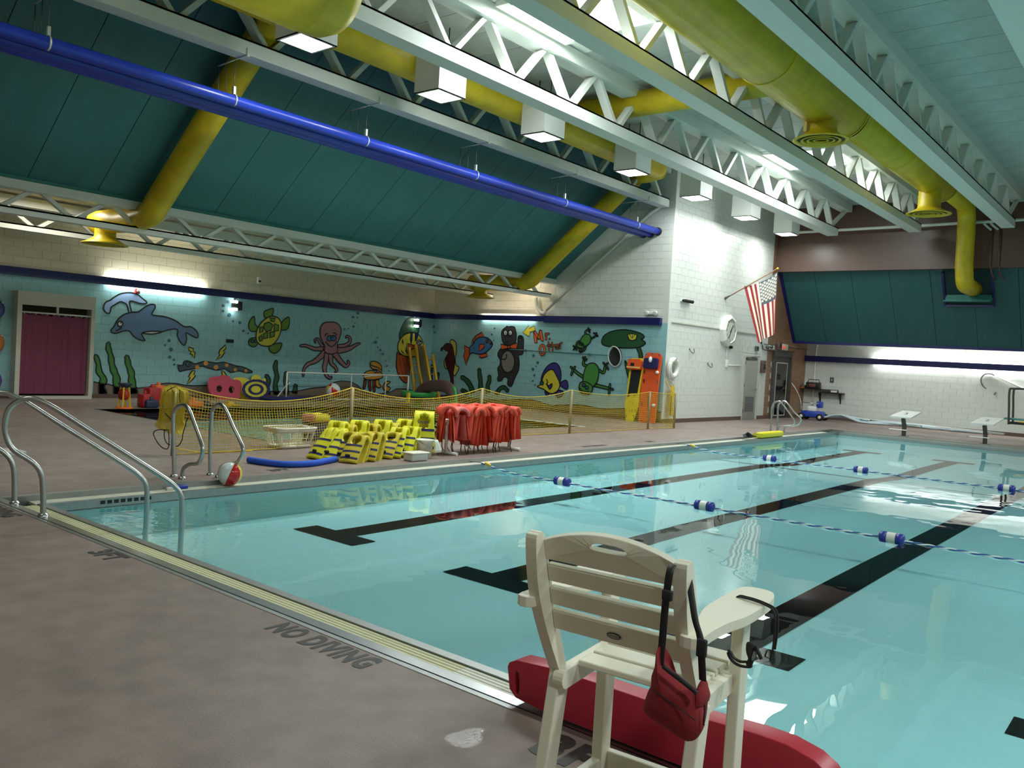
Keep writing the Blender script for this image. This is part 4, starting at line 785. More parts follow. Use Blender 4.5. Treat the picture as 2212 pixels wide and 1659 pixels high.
def slab_with_holes(b, loop, holes, nrm, th):
    """planar outline with holes, extruded"""
    bm = bmesh.new(); rings = [loop]+holes; ed = []
    for r_ in rings:
        vs = [bm.verts.new(p) for p in r_]; ed += [bm.edges.new((vs[i], vs[(i+1) % len(vs)])) for i in range(len(vs))]
    bmesh.ops.triangle_fill(bm, edges=ed, use_beauty=True, use_dissolve=False)
    g = bmesh.ops.extrude_face_region(bm, geom=bm.faces[:]); bmesh.ops.translate(bm, verts=[v for v in g['geom'] if isinstance(v, bmesh.types.BMVert)], vec=Vector(nrm)*th)
    bmesh.ops.recalc_face_normals(bm, faces=bm.faces[:]); b.bm(bm)
P0 = V(-20.55, 12, 0)
def onlean(x, y): return onP(x, y, P0, n_)
Z1 = lambda x, y: onlean(180+x/5.53, 780+y/5.53)
lp = smooth_path([Z1(*p) for p in [(1500, 240), (1530, 190), (1600, 185), (1650, 168), (1740, 180), (1775, 220), (1850, 225), (1890, 270), (1885, 360), (1870, 410), (1850, 465), (1780, 470), (1700, 462), (1650, 466), (1590, 430), (1530, 400), (1500, 330)]], 3, True)
circ3 = lambda cx_, cy_, rx, ry: [Z1(cx_+rx*math.cos(2*PI*k/14), cy_+ry*math.sin(2*PI*k/14)) for k in range(14)]
slab_with_holes(b, lp, [circ3(1625, 330, 36, 44), circ3(1770, 340, 34, 44)], -n_, .05); b.build('foam_sheet', 'foam_pink', pf)
yf = thing('fish_float', 'yellow fish-shaped foam float behind the navy ring target', 'float', (-20.7, 13.6, 0))
P0 = V(-20.72, 13, 0)
b = MB(); lp = smooth_path([Z1(*p) for p in [(1800, 215), (1880, 195), (1950, 210), (2010, 230), (2025, 180), (2070, 162), (2110, 180), (2125, 225), (2170, 205), (2180, 260), (2130, 300), (2140, 380), (2080, 450), (1950, 460), (1870, 440), (1800, 380)]], 3, True)
slab_with_holes(b, lp, [circ3(1815, 310, 14, 18)], -n_, .05); b.build('foam_sheet', 'foam_yellow', yf)
tf_ = thing('target_float', 'yellow and navy ring target float leaning by the pink cloud', 'float', (-20.5, 13.5, 0))
P0 = V(-20.48, 13, 0)
MB().prism(circ3(2060, 338, 165, 120), -n_*.04).build('foam_sheet', 'foam_yellow', tf_)
for r1_, r2_ in ((168, 135), (92, 62)):
    b = MB(); slab_with_holes(b, circ3(2060, 338, r1_, r1_*.72), [circ3(2060, 338, r2_, r2_*.70)], n_, .02); b.build('ring', 'foam_navy', tf_)
mat('toy_red', (176, 34, 38), .4); mat('toy_orange', (232, 110, 46), .4); mat('toy_yellow', (226, 184, 52), .4); mat('toy_blue', (38, 44, 74), .5)
tg = onZ(268, 882); tw = thing('toy_wheel_tower', 'yellow and red toy water wheel tower at the wading pool edge', 'toy', tg)
x, y, z = tg; b = MB()
for sx in (-.1, .1):
    for sy in (-.08, .08): b.bar((x+sx, y+sy, .03), (x+sx*.7, y+sy*.7, .46), .03, .03)
b.build('post', 'toy_yellow', tw); MB().lathe([(.19, 0), (.19, .03), (.0, .03)], (x, y, 0), seg=20).build('foot', 'toy_orange', tw); MB().lathe([(.05, .45), (.14, .52), (.15, .55), (.02, .55)], (x, y, 0), seg=20).build('funnel', 'toy_blue', tw); MB().lathe([(0, -.05), (.12, -.05), (.12, .05), (0, .05)], (x, y-.02, .3), (0.3, -1, 0), 16).build('wheel', 'toy_red', tw)
def toy_block(label, px, py, w_, h_, d_, m, name='toy', cat='toy'):
    p = onZ(px, py); o = thing(name, label, cat, p, 'toys along the wading pool edge'); MB().rbox((p.x-d_/2, p.y-w_/2, 0.001), (p.x+d_/2, p.y+w_/2, h_), .03).build('body', m, o)
    MB().lathe([(w_*.16, h_-.005), (w_*.16, h_+.06), (w_*.08, h_+.08), (0, h_+.08)], (p.x, p.y, 0), seg=12).build('knob', m, o); return o
toy_block('dark red toy box, the first in the toy pile', 312, 880, .22, .3, .3, 'toy_red', 'toy_box'); toy_block('red toy tub with a knob in the middle of the pile', 328, 876, .3, .42, .3, 'toy_red', 'toy_tub')
toy_block('dark blue toy basket in front of the red tub', 325, 881, .3, .18, .2, 'toy_blue', 'toy_basket'); toy_block('orange toy bucket behind the hung yellow net', 341, 874, .25, .46, .3, 'toy_orange', 'toy_bucket'); toy_block('orange toy boat beside the hung yellow net', 417, 879, .4, .14, .3, 'toy_orange', 'toy_boat')
toy_block('dark toy tray behind the fence net', 445, 877, .5, .06, .3, 'toy_blue', 'toy_tray'); toy_block('yellow and red toy shovel lying by the pool edge', 497, 878, .55, .05, .18, 'toy_yellow', 'toy_shovel')
# white pipe goal
gx = -20.2; G = lambda x, y: onX(580+x/5.53, 640+y/5.53, gx)
go = thing('ball_goal', 'white pipe ball goal frame standing before the painted hills', 'goal', (gx, 17, 0))
tl_, tr_, bl_, br_ = G(225, 908), G(1672, 955), G(205, 1200), G(1660, 1190)
h_ = tl_.z
MB().tube([(gx, tl_.y, h_), (gx, tr_.y, h_)], .022, 8).tube([(gx, tl_.y, .03), (gx, tr_.y, .03)], .022, 8).build('crossbar', 'white', go)
for yy in (tl_.y, tr_.y): MB().tube([(gx, yy, .02), (gx, yy, h_)], .024, 8).build('post', 'white', go)
for yy in (G(995, 930).y, G(1405, 975).y): MB().tube([(gx, yy, .02), (gx, yy, h_)], .016, 8).build('post', 'white', go)
MB().tube([(gx, tl_.y, .03), (gx-.45, tl_.y, .03), (gx-.45, tl_.y+.3, .4), (gx, tl_.y+.1, .5)], .02, 8).tube([(gx, G(1100, 1045).y, .72), (gx, G(1250, 1020).y, .78), (gx, G(1390, 960).y, h_)], .012, 6).build('brace', 'white', go)
nb = MB()
for k in range(13): nb.tube([(gx-.02, tl_.y+(tr_.y-tl_.y)*k/12, .05), (gx-.02, tl_.y+(tr_.y-tl_.y)*k/12, h_)], .002, 4)
for k in range(8): nb.tube([(gx-.02, tl_.y, .1+k*.12), (gx-.02, tr_.y, .1+k*.12)], .002, 4)
nb.build('goal_net', 'teal_dark', go)
bt = thing('kickboard_mat', 'dark blue float mat lying under the white goal', 'mat', (-20.0, 14.7, 0)); MB().rbox((-20.5, 13.9, 0.002), (-19.95, 15.9, .09), .03).build('foam_sheet', 'foam_navy', bt); MB().box((-20.3, 14.5, .09), (-20.1, 14.9, .1)).build('patch', 'blue_pipe', bt)
mat('ball_white', (225, 230, 232), .15); mat('ball_red', (204, 36, 40), .15); mat('ball_yellow', (226, 200, 60), .15)
def beach_ball(c, R, label, rot):
    o = thing('beach_ball', label, 'ball', (c[0], c[1], c[2]-R))
    q = Matrix.Translation(c) @ rot
    for k, m in enumerate(('ball_white', 'ball_white', 'ball_red', 'ball_yellow', 'ball_white', 'ball_red')):
        b = MB(); b.grid(lambda u, v: q @ V(R*math.sin(PI*v)*math.cos(2*PI*(k+u)/6), R*math.sin(PI*v)*math.sin(2*PI*(k+u)/6), R*math.cos(PI*v)), 8, 22); b.build('gore', m, o)
    b = MB()
    for s_ in (1, -1): b.lathe([(0, s_*R*1.003), (R*.13, s_*R*.992)], seg=14)
    b.v = [tuple(q @ Vector(v)) for v in b.v]; b.build('end_patch', 'ball_white', o); return o
beach_ball((-20.0, 16.1, .31), .22, 'red and white beach ball lying at the white goal', Matrix.Rotation(.9, 4, 'X') @ Matrix.Rotation(.5, 4, 'Y'))
# slide in the corner
mat('slide_yellow', (206, 164, 46), .45); mat('slide_grey', (120, 118, 112), .4)
sl = thing('pool_slide', 'yellow pool slide with dark chute and ladder in the mural corner', 'slide', (-20.4, 20.3, 0))
SP = lambda px, py, Y: onY(px, py, Y)
b = MB()
A1, A2 = SP(884, 748, 20.0), SP(898, 862, 20.0); B1, B2 = SP(899, 748, 20.3), SP(913, 858, 20.6)
def rail(p, q_): return MB().tube([p, q_], .05, 8)
rail((A1.x, A1.y, 1.75), (A2.x, A2.y, 0)).build('ladder_rail', 'slide_yellow', sl); rail((A1.x+.22, A1.y+.1, 1.85), (A2.x+.24, A2.y+.1, .0)).build('ladder_rail', 'slide_yellow', sl)
for k in range(7):
    t = (k+.6)/7.2; MB().tube([Vector((A2.x, A2.y, 0)).lerp(Vector((A1.x, A1.y, 1.75)), t), Vector((A2.x+.24, A2.y+.1, 0)).lerp(Vector((A1.x+.22, A1.y+.1, 1.85)), t)], .022, 6).build('rung', 'slide_yellow', sl)
C1, C2 = SP(921, 770, 20.5), SP(936, 862, 20.4)
rail((C1.x, C1.y, 1.5), (C2.x, C2.y, 0)).build('ladder_rail', 'slide_yellow', sl); rail((C1.x+.2, C1.y+.1, 1.55), (C2.x+.2, C2.y+.1, 0)).build('ladder_rail', 'slide_yellow', sl)
for k in range(6):
    t = (k+.6)/6.2; MB().tube([Vector((C2.x, C2.y, 0)).lerp(Vector((C1.x, C1.y, 1.5)), t), Vector((C2.x+.2, C2.y+.1, 0)).lerp(Vector((C1.x+.2, C1.y+.1, 1.55)), t)], .02, 6).build('rung', 'slide_yellow', sl)
T1, T2 = SP(904, 750, 20.35), SP(920, 850, 20.0)
MB().prism([(T1.x-.17, T1.y, 1.82), (T1.x+.26, T1.y, 1.82), (T2.x+.3, T2.y, .32), (T2.x-.14, T2.y, .32)], (0, .03, .02)).build('chute', 'slide_grey', sl)
for dx in (-.17, .26): MB().bar((T1.x+dx, T1.y-.02, 1.86), (T2.x+dx+.03, T2.y-.02, .34), .05, .12).build('chute_side', 'slide_yellow', sl)
mat('hose_brown', (92, 62, 60), .6)
ar = thing('tunnel_hoop', 'brown ribbed half-hoop tunnel standing by the slide', 'toy', (-18.5, 17.6, 0))
pts = [onY(860+x/5.53, 680+y/5.53, 17.5) for x, y in [(230, 1010), (270, 930), (350, 865), (450, 845), (560, 855), (630, 900), (655, 960), (660, 1010)]]
sp_ = smooth_path(pts, 8); MB().tube(sp_, [.16*(1+.1*(k % 2)) for k in range(len(sp_))], 14).build('tube', 'hose_brown', ar)
mat('toy_green', (52, 150, 70), .4)
gt = thing('green_table', 'green round water table at the wading pool edge', 'table', (-18.2, 17.45, 0))
gc = onY(903, 868, 17.55); MB().lathe([(0, .30), (.5, .30), (.55, .44), (.5, .44), (.46, .36), (0, .36)], (gc.x, gc.y, 0), seg=28).lathe([(.1, .0), (.12, .30)], (gc.x, gc.y, 0), seg=14).build('basin', 'toy_green', gt); MB().box((gc.x+.1, gc.y-.58, .12), (gc.x+.18, gc.y-.5, .42)).build('spout', 'toy_yellow', gt)
hc = onY(977, 855, 17.45); gr = thing('hose_loop', 'green looped pool toy beside the brown hoop', 'toy', hc)
MB().tube(smooth_path([hc+V(-.18, 0, -.5), hc+V(-.14, 0, 0), hc+V(-.05, 0, .2), hc+V(.05, 0, .22), hc+V(.12, 0, .05), hc+V(.16, 0, -.2), hc+V(.2, 0, -.45)], 5), .05, 8).build('tube', 'toy_green', gr); MB().tube([hc+V(-.2, 0, -.42), hc+V(.22, 0, -.42)], .06, 8).tube([hc+V(-.16, 0, -.15), hc+V(.15, 0, -.15)], .04, 8).build('crossbar', 'toy_green', gr)
# skimmer net on the end wall
sk = thing('skimmer_net', 'long teal pole with dark skimmer net hung across the painted otter', 'net', (-14.5, 21.1, 1.8))
pa, pb = onY(1102, 755, 21.08), onY(1318, 768, 21.08)
MB().tube([pa, pb], .018, 8).build('pole', 'teal', sk); nc_ = onY(1328, 770, 21.05)
MB().tube([nc_+V(.22*math.cos(2*PI*k/24)+.0, -.02-.06*math.sin(2*PI*k/24), .29*math.sin(2*PI*k/24)) for k in range(24)], .016, 6, closed=True).build('hoop', 'white', sk)
MB().grid(lambda u, v: nc_+V(.215*math.cos(2*PI*u)*(1-v), .05+.05*v-.11*(1-v)*.2, .285*math.sin(2*PI*u)*(1-v)), 24, 4).build('netting', 'rubber', sk)
for t in (.15, .8): p = pa.lerp(pb, t); MB().box((p.x-.02, p.y, p.z-.03), (p.x+.02, YM-.005, p.z+.03)).build('hook', 'steel_dark', sk)
# ================================================================ spine boards
mat('board_yellow', (226, 204, 40), .4); mat('board_orange', (226, 88, 40), .4); mat('pad_black', (14, 14, 16), .7); mat('pad_blue', (22, 26, 84), .5); mat('strap_tan', (226, 190, 110), .6)
S3 = lambda x, y: (1320+x/8.29, 740+y/8.29)
def board(label, base_y, top_y, outline, m, hole_list, th=.045):
    o = thing('spine_board', label, 'rescue board', (-12.2, base_y, 0), 'spine boards leaning on the mural wall')
    # leaning plane from the foot (Y=base_y, z=0) to the head (Y=top_y, z=1.95)
    nn = V(0, -1.95, -(base_y-top_y)).normalized() if True else None
    pl = lambda x, y: onP(*S3(x, y), (0, base_y, 0), nn)
    lp = [pl(*p) for p in outline]; dz = min(p.z for p in lp); sh = V(0, 0, 0.0)
    b = MB(); slab_with_holes(b, lp, [[pl(cx_+rx*math.cos(2*PI*k/8), cy_+ry*math.sin(2*PI*k/8)) for k in range(8)] for cx_, cy_, rx, ry in hole_list], -nn*1.0, th); b.build('board', m, o)
    return o, pl, nn
yb, pl, nn = board('yellow spine board with black pad and orange head block', 20.72, 21.08, [(245, 1120), (262, 1400), (275, 1420), (385, 1420), (480, 1150), (500, 900), (600, 290), (590, 282), (370, 282), (345, 330), (290, 800), (262, 1000)], 'board_yellow', [(268, 1215, 8, 30), (325, 1215, 8, 30), (372, 1215, 8, 30), (430, 1215, 9, 30), (350, 1075, 8, 32), (393, 1075, 8, 32), (415, 950, 9, 40), (272, 1320, 8, 30), (398, 1325, 9, 30), (320, 1388, 28, 5)])
MB().prism([pl(*p) for p in [(372, 500), (545, 500), (470, 920), (450, 905), (335, 905), (330, 965), (305, 965)]], nn*.03).build('pad', 'pad_black', yb)
MB().prism([pl(*p) for p in [(340, 330), (360, 310), (560, 315), (575, 340), (560, 490), (530, 500), (345, 488), (330, 470)]], nn*.14).build('head_block', 'board_orange', yb)
MB().prism([pl(*p) for p in [(325, 440), (560, 458), (556, 485), (322, 462)]], nn*.155).build('strap', 'strap_tan', yb); MB().prism([pl(*p) for p in [(395, 380), (460, 385), (455, 440), (390, 435)]], nn*.15).build('ear_hole', 'pad_black', yb)
ob, pl, nn = board('orange spine board with navy head blocks next to the yellow one', 20.78, 21.1, [(490, 1390), (500, 1430), (535, 1450), (740, 1455), (775, 1430), (785, 1390), (830, 900), (905, 260), (895, 215), (860, 190), (660, 182), (620, 200), (600, 240), (565, 560), (500, 1150)], 'board_orange', [(665, 1130, 20, 190), (595, 525, 18, 40), (585, 690, 18, 42), (825, 700, 14, 42), (540, 1095, 18, 45), (640, 225, 28, 16), (865, 225, 24, 14), (755, 205, 30, 12), (540, 1400, 26, 12), (740, 1400, 24, 12), (630, 1420, 26, 6)])
MB().prism([pl(*p) for p in [(620, 300), (640, 290), (845, 292), (860, 310), (840, 465), (820, 475), (610, 462), (600, 445)]], nn*.11).build('head_block', 'pad_blue', ob)
MB().sphere(pl(742, 320)+nn*.12, .07, sc=(.7, 1, 1.3)).build('strap_clip', 'white', ob); 
for p in ((835, 540), (770, 1130)): MB().sphere(pl(*p)+nn*.03, .05).build('strap_knob', 'white', ob)
# ================================================================ net fence
mat('net', (196, 172, 40), .6); mat('net_rope', (206, 178, 46), .7); mat('post_tan', (150, 136, 96), .5); mat('rope_black', (24, 22, 18), .7)
fe = thing('net_fence', 'yellow net fence on posts between the wading pool and the main pool', 'fence', (-10.85, 12, 0))
posts = [(-10.72, 5.95, .95), (-10.89, 9.17, .95), (-10.9, 12.45, .97), (-10.78, 15.33, .97), (-10.8, 18.8, .95), (-10.68, 19.95, .92)]
for x, y, h in posts[1:]: MB().tube([(x, y, 0), (x, y, h)], .03, 10).build('post', 'post_tan', fe)
MB().tube([(-10.72, 5.95, 0), (-10.72, 5.95, .92)], .022, 10).build('post', 'brushed', fe)
def span(p, q_, sag, low=0.02):
    (x0, y0, h0), (x1, y1, h1) = p, q_
    top = lambda u: V(x0+(x1-x0)*u, y0+(y1-y0)*u, h0+(h1-h0)*u-sag*(1-(2*u-1)**2)-.0)
    bot = lambda u: V(x0+(x1-x0)*u+.05*math.sin(PI*u), y0+(y1-y0)*u, low)
    L = math.hypot(x1-x0, y1-y0); nU = int(L/.047); nV = 19; b = MB(); w_ = .0075
    along = V(x1-x0, y1-y0, 0).normalized()
    g = lambda u, v: top(u).lerp(bot(u), v)+V(.03*math.sin(9*u+7*v)*math.sin(PI*v), 0, 0)
    for i in range(nU+1):
        u = i/nU; vs = []
        for j in range(nV+1): p_ = g(u, j/nV); vs += [p_-along*w_/2, p_+along*w_/2]
        b.add(vs, [(2*j, 2*j+1, 2*j+3, 2*j+2) for j in range(nV)])
    for j in range(nV+1):
        v = j/nV; vs = []
        for i in range(nU+1): p_ = g(i/nU, v); vs += [p_-V(0, 0, w_/2), p_+V(0, 0, w_/2)]
        b.add(vs, [(2*i, 2*i+2, 2*i+3, 2*i+1) for i in range(nU)])
    o = b.build('netting', 'net', fe, recalc=False); o['kind'] = 'stuff'
    MB().tube([top(k/16) for k in range(17)], .009, 6).build('top_rope', 'net_rope', fe); MB().tube([bot(k/16) for k in range(17)], .008, 6).build('bottom_rope', 'net_rope', fe)
for a, b_, sg in zip(posts, posts[1:], (.22, .20, .17, .10, .02)): span(a, b_, sg)
span(posts[-1], (-11.65, 21.1, 1.25), .05)
# bundled end of the net on the first post
bn = thing('net_bundle', 'bunched yellow net hung over the end post of the fence, with looped black cord', 'net', (-10.72, 5.95, .95))
mat('net_thick', (214, 190, 44), .6, noise=.3, nscale=60)
def bund(px, py, Y=5.93): return onY(320+px/9.217, 820+py/9.217, Y)
rows = [(105, 470, 40), (160, 470, 150), (230, 520, 230), (330, 530, 250), (450, 520, 250), (600, 490, 225), (780, 470, 225), (900, 450, 270), (1000, 490, 190), (1090, 580, 90)]
cs = smooth_path([bund(c, y) for y, c, w_ in rows], 3); ws = [p.x for p in smooth_path([(w_, 0, 0) for y, c, w_ in rows], 3)]
def bs_(u, v):
    i = min(int(v*(len(cs)-1)), len(cs)-2); f = v*(len(cs)-1)-i; c = cs[i].lerp(cs[i+1], f); w_ = (ws[i]*(1-f)+ws[i+1]*f)/9.217/1819*11.4
    a = 2*PI*u; k = 1+.13*math.sin(9*a+3*v)+.05*math.sin(17*a)
    return c+RR*(w_*k*math.cos(a))+V(_f.x, _f.y, 0)*(w_*.55*k*math.sin(a))
b = MB(); nU, nV = 96, 40
for i in range(nU):
    vs = []
    for j in range(nV+1): p_ = bs_(i/nU, j/nV); q_ = bs_((i+.42)/nU, j/nV); vs += [p_, q_]
    b.add(vs, [(2*j, 2*j+1, 2*j+3, 2*j+2) for j in range(nV)])
for j in range(nV):
    vs = []
    for i in range(nU+1): p_ = bs_(i/nU, j/nV); q_ = bs_(i/nU, (j+.35)/nV); vs += [p_, q_]
    b.add(vs, [(2*i, 2*i+1, 2*i+3, 2*i+2) for i in range(nU)])
o = b.build('netting', 'net_thick', bn, recalc=False); o['kind'] = 'stuff'
MB().tube(smooth_path([bund(*p, 5.83) for p in [(520, 150), (400, 210), (300, 330), (290, 560), (350, 680), (500, 830)]], 5), .006, 6).tube(smooth_path([bund(*p, 5.82) for p in [(415, 1010), (250, 995), (140, 1020), (110, 1100), (200, 1270), (310, 1370), (400, 1360), (415, 1200), (405, 1030)]], 6), .007, 6).tube(smooth_path([bund(*p, 5.82) for p in [(330, 990), (320, 1120), (360, 1250), (430, 1300)]], 5), .007, 6).tube(smooth_path([bund(*p, 5.82) for p in [(780, 750), (730, 950), (690, 1080), (680, 1180), (620, 1300), (550, 1330)]], 5), .007, 6).tube(smooth_path([bund(*p, 5.83) for p in [(630, 200), (625, 350), (645, 460)]], 5), .006, 6).build('cord', 'rope_black', bn)
MB().tube(smooth_path([bund(560, 1370, 5.9), (-10.75, 6.5, .01), (-10.72, 7.2, .01)], 6), .008, 6).build('ground_rope', 'net_rope', bn)
# ================================================================ grab rails and stair rails
def rails(name, label, paths, r, feet, cat='handrail', group=None, clamp=True, closed=None):
    p0 = feet[0]; o = thing(name, label, cat, (p0[0], p0[1], 0), group)
    for p in paths: MB().tube(p, r, 16).build('tube', 'steel', o)
    b = MB()
    for f in feet: b.lathe([(r*1.05, .025), (r*1.6, .02), (r*1.9, .0)], (f[0], f[1], 0.004), seg=18)
    if clamp: b.build('foot_flange', 'steel', o)
    return o
def vplane(p, q_):
    p, q_ = Vector(p), Vector(q_); d = (q_-p); n = V(-d.y, d.x, 0).normalized(); return lambda x, y: onP(x, y, p, n)
# corner stair rails
fA, tA = onZ(31, 1088), onZ(330, 1115, -.115); fB, tB = onZ(93, 1115), onZ(392, 1140, -.115)
plB = vplane((fB.x, fB.y, 0), (tB.x, tB.y, 0))
prof = [(93, 1115), (93, 1060), (89, 1025), (72, 1000), (30, 972), (14, 945), (11, 915), (22, 880), (58, 861), (105, 874), (200, 934), (340, 1023), (375, 1048), (390, 1068), (393, 1090), (392, 1140)]
B3 = [plB(*p) for p in prof]
def roundp(P, n=6): return smooth_path(P, n)
B3 = roundp(B3); B3.append(B3[-1]+V(0, 0, -.45)); shift = V(fA.x-fB.x, fA.y-fB.y, 0)
plA = vplane((fA.x, fA.y, 0), (tA.x, tA.y, 0))
rails('stair_rail', 'steel stair rail at the pool corner, the one standing on the grating', [B3], .0235, [fB], group='corner stair rails')
A3 = [p+shift for p in B3]
rails('stair_rail', 'steel stair rail at the pool corner, cut by the picture edge behind its twin', [A3], .0235, [fA], group='corner stair rails')
for k, (Y, f1, f2, prof) in enumerate(((5.08, (376, 1027), (393, 1037), [(376, 1027), (375, 960), (374, 905), (378, 885), (395, 875), (408, 884), (420, 915), (436, 960), (437, 980), (428, 1000), (410, 1003), (396, 1013), (393, 1037)]),
                                  (5.49, (454, 1025), (471, 1033), [(454, 1025), (454, 960), (457, 900), (460, 884), (474, 873), (487, 884), (503, 920), (523, 962), (524, 980), (512, 999), (495, 1001), (478, 1010), (472, 1033)]))):
    P = [onY(x, y, Y) for x, y in prof]; P[0].z = 0; P[-1].z = 0
    rails('grab_rail', ('looped steel grab rail in front of the bundled net', 'looped steel grab rail just behind the beach ball')[k], [smooth_path(P, 6)], .023, [P[0], P[-1]], group='grab rails by the ball')
fx = [onY(1665, 934, 22.2), onY(1680, 936, 22.0)]
lr = thing('ladder_rail', 'pair of steel ladder rails at the far side of the pool, before the dark door', 'handrail', (-8.9, 22.2, 0))
for Y, pr in ((22.75, [(182, 1610), (200, 1400), (205, 1230), (240, 1140), (310, 1110), (360, 1130), (480, 1280), (560, 1400), (570, 1450), (540, 1500), (470, 1515), (420, 1530), (405, 1610)]), (22.3, [(290, 1620), (300, 1400), (310, 1180), (360, 1120), (410, 1108), (460, 1140), (580, 1290), (670, 1380), (665, 1440), (600, 1500), (400, 1510), (330, 1530), (310, 1620)])):
    P = [onY(1640+x/7.541, 720+y/7.541, Y) for x, y in pr]; P[0].z = P[-1].z = 0
    MB().tube(smooth_path(P, 5), .025, 12).build('tube', 'steel', lr)
# ================================================================ deck things between fence and pool
beach_ball((-8.50, 5.43, .085), .135, 'red, white and yellow beach ball on the pool edge by the grab rails', Matrix.Rotation(.38, 4, _f) @ Matrix.Rotation(math.radians(-158), 4, 'Z'))
mat('noodle', (34, 88, 206), .75, bump=.3, bscale=200)
nd = thing('pool_noodle', 'blue foam pool noodle curved on the deck edge', 'noodle', (-9.3, 7, 0))
P = smooth_path([onZ(*p) for p in [(537, 1000), (575, 1006), (620, 1010), (670, 1008), (705, 1002), (724, 998)]], 6)
for p in P: p.z = .042
MB().tube(P, .042, 18).build('foam', 'noodle', nd); MB().tube([P[0]-(P[1]-P[0]).normalized()*.002, P[0]+(P[1]-P[0])*.1], .016, 10).build('bore', 'foam_navy', nd)
bz = thing('brush', 'small blue and white scrub brush on the pool edge', 'brush', onZ(380, 1056, -.04)); p = onZ(380, 1056, -.045)
MB().rbox((p.x-.03, p.y-.02, -.05), (p.x+.03, p.y+.13, -.01), .01).build('handle', 'blue_pipe', bz); MB().rbox((p.x-.02, p.y-.11, -.05), (p.x+.02, p.y-.01, -.02), .008).build('head', 'white', bz)
bk = thing('laundry_basket', 'white slatted plastic laundry basket on the deck behind the vests', 'basket', (-10.95, 8.0, 0))
mat('plastic_white', (230, 228, 210), .45)
c = V(-10.93, 8.0, 0); L0, W0, L1, W1, H_ = .29, .18, .37, .25, .30
def brim(t, z):
    l, w_ = L0+(L1-L0)*z, W0+(W1-W0)*z; a = 2*PI*t; ca, sa = math.cos(a), math.sin(a); e = .35
    return c+V(w_*math.copysign(abs(ca)**e, ca), l*math.copysign(abs(sa)**e, sa), .01+H_*z)
MB().grid(lambda u, v: brim(u, v*.14), 48, 1).grid(lambda u, v: brim(u, .8+.2*v), 48, 1).add([brim(k/48, 0) for k in range(48)], [tuple(range(48))]).build('shell', 'plastic_white', bk, solid=.006)
b = MB()
for k in range(40): b.bar(brim(k/40, .1), brim(k/40, .84), .012, .006)
b.bar(brim(.0, .5), brim(.02, .5), .01, .01); b.build('slats', 'plastic_white', bk)['kind'] = 'stuff'
MB().tube([brim(k/48, 1.0)+V(0, 0, .004) for k in range(48)], .014, 8, closed=True).build('rim', 'plastic_white', bk)
MB().sphere(c+V(0, .3, .3), .07, sc=(1, .7, .6)).build('towel', 'white', bk)
bi = thing('toy_bin', 'dark blue bin with pink and yellow top beside the laundry basket', 'bin', (-11.58, 8.95, 0)); x, y = -11.6, 9.0
mat('bin_blue', (42, 46, 92), .6); mat('pink', (214, 132, 132), .5)
MB().rbox((x-.16, y-.16, 0.001), (x+.16, y+.16, .33), .02).build('body', 'bin_blue', bi); MB().rbox((x-.18, y-.18, .31), (x+.18, y+.18, .45), .04).build('lid', 'pink', bi); MB().rbox((x+.17, y-.15, .34), (x+.195, y+.15, .45), .02).box((x-.15, y-.15, .45), (x+.15, y+.15, .458)).build('pad', 'foam_yellow', bi); MB().tube([(x+.1, y+.19, .32), (x+.1, y+.24, .2), (x+.08, y+.22, .08)], .018, 6).build('strap', 'white', bi)
mat('tub_clear', (214, 218, 214), .3)
bu = thing('bucket', 'white plastic bucket with a hanging rag in front of the orange jackets', 'bucket', (-9.05, 9.05, 0)); p = V(-9.06, 9.1, 0)
MB().lathe([(0, .005), (.105, .005), (.13, .27), (.138, .27), (.138, .285), (.124, .285), (.1, .03)], p, seg=28).build('shell', 'plastic_white', bu); MB().grid(lambda u, v: p+V(.11-.02*u+.02*v, .13+.04*math.sin(v*2), .285-.2*v+.02*u*0)+V(0, .09*(u-.5)*(1+v), 0), 4, 5).build('rag', 'white', bu, solid=.004); MB().tube(smooth_path([p+V(0, .138, .27), p+V(.1, .06, .2), p+V(.138, -.02, .16), p+V(.1, -.1, .2), p+V(0, -.138, .27)], 4), .004, 6).build('handle', 'steel', bu)
tb = thing('plastic_tub', 'low clear tub with a lid in front of the white bucket', 'tub', (-8.9, 8.75, 0)); MB().rbox((-9.0, 8.6, .002), (-8.8, 8.93, .11), .02).build('body', 'tub_clear', tb); MB().rbox((-9.015, 8.585, .105), (-8.785, 8.945, .13), .008).build('lid', 'plastic_white', tb)
def pillow(b, loop, nn, th, rings=6):
    c = sum(loop, V(0, 0, 0))/len(loop); n = len(loop)
    for s_ in (1, -1):
        vs = []
        for k in range(rings+1):
            t = k/rings; sc = math.cos(t*PI/2)**.75 if t < 1 else 0.02; vs += [c+(p-c)*sc+nn*s_*th*math.sin(t*PI/2) for p in loop]
        b.add(vs, [(k*n+i, k*n+(i+1) % n, (k+1)*n+(i+1) % n, (k+1)*n+i) for k in range(rings) for i in range(n)]+[tuple(rings*n+i for i in range(n))], 0, True)
    return b
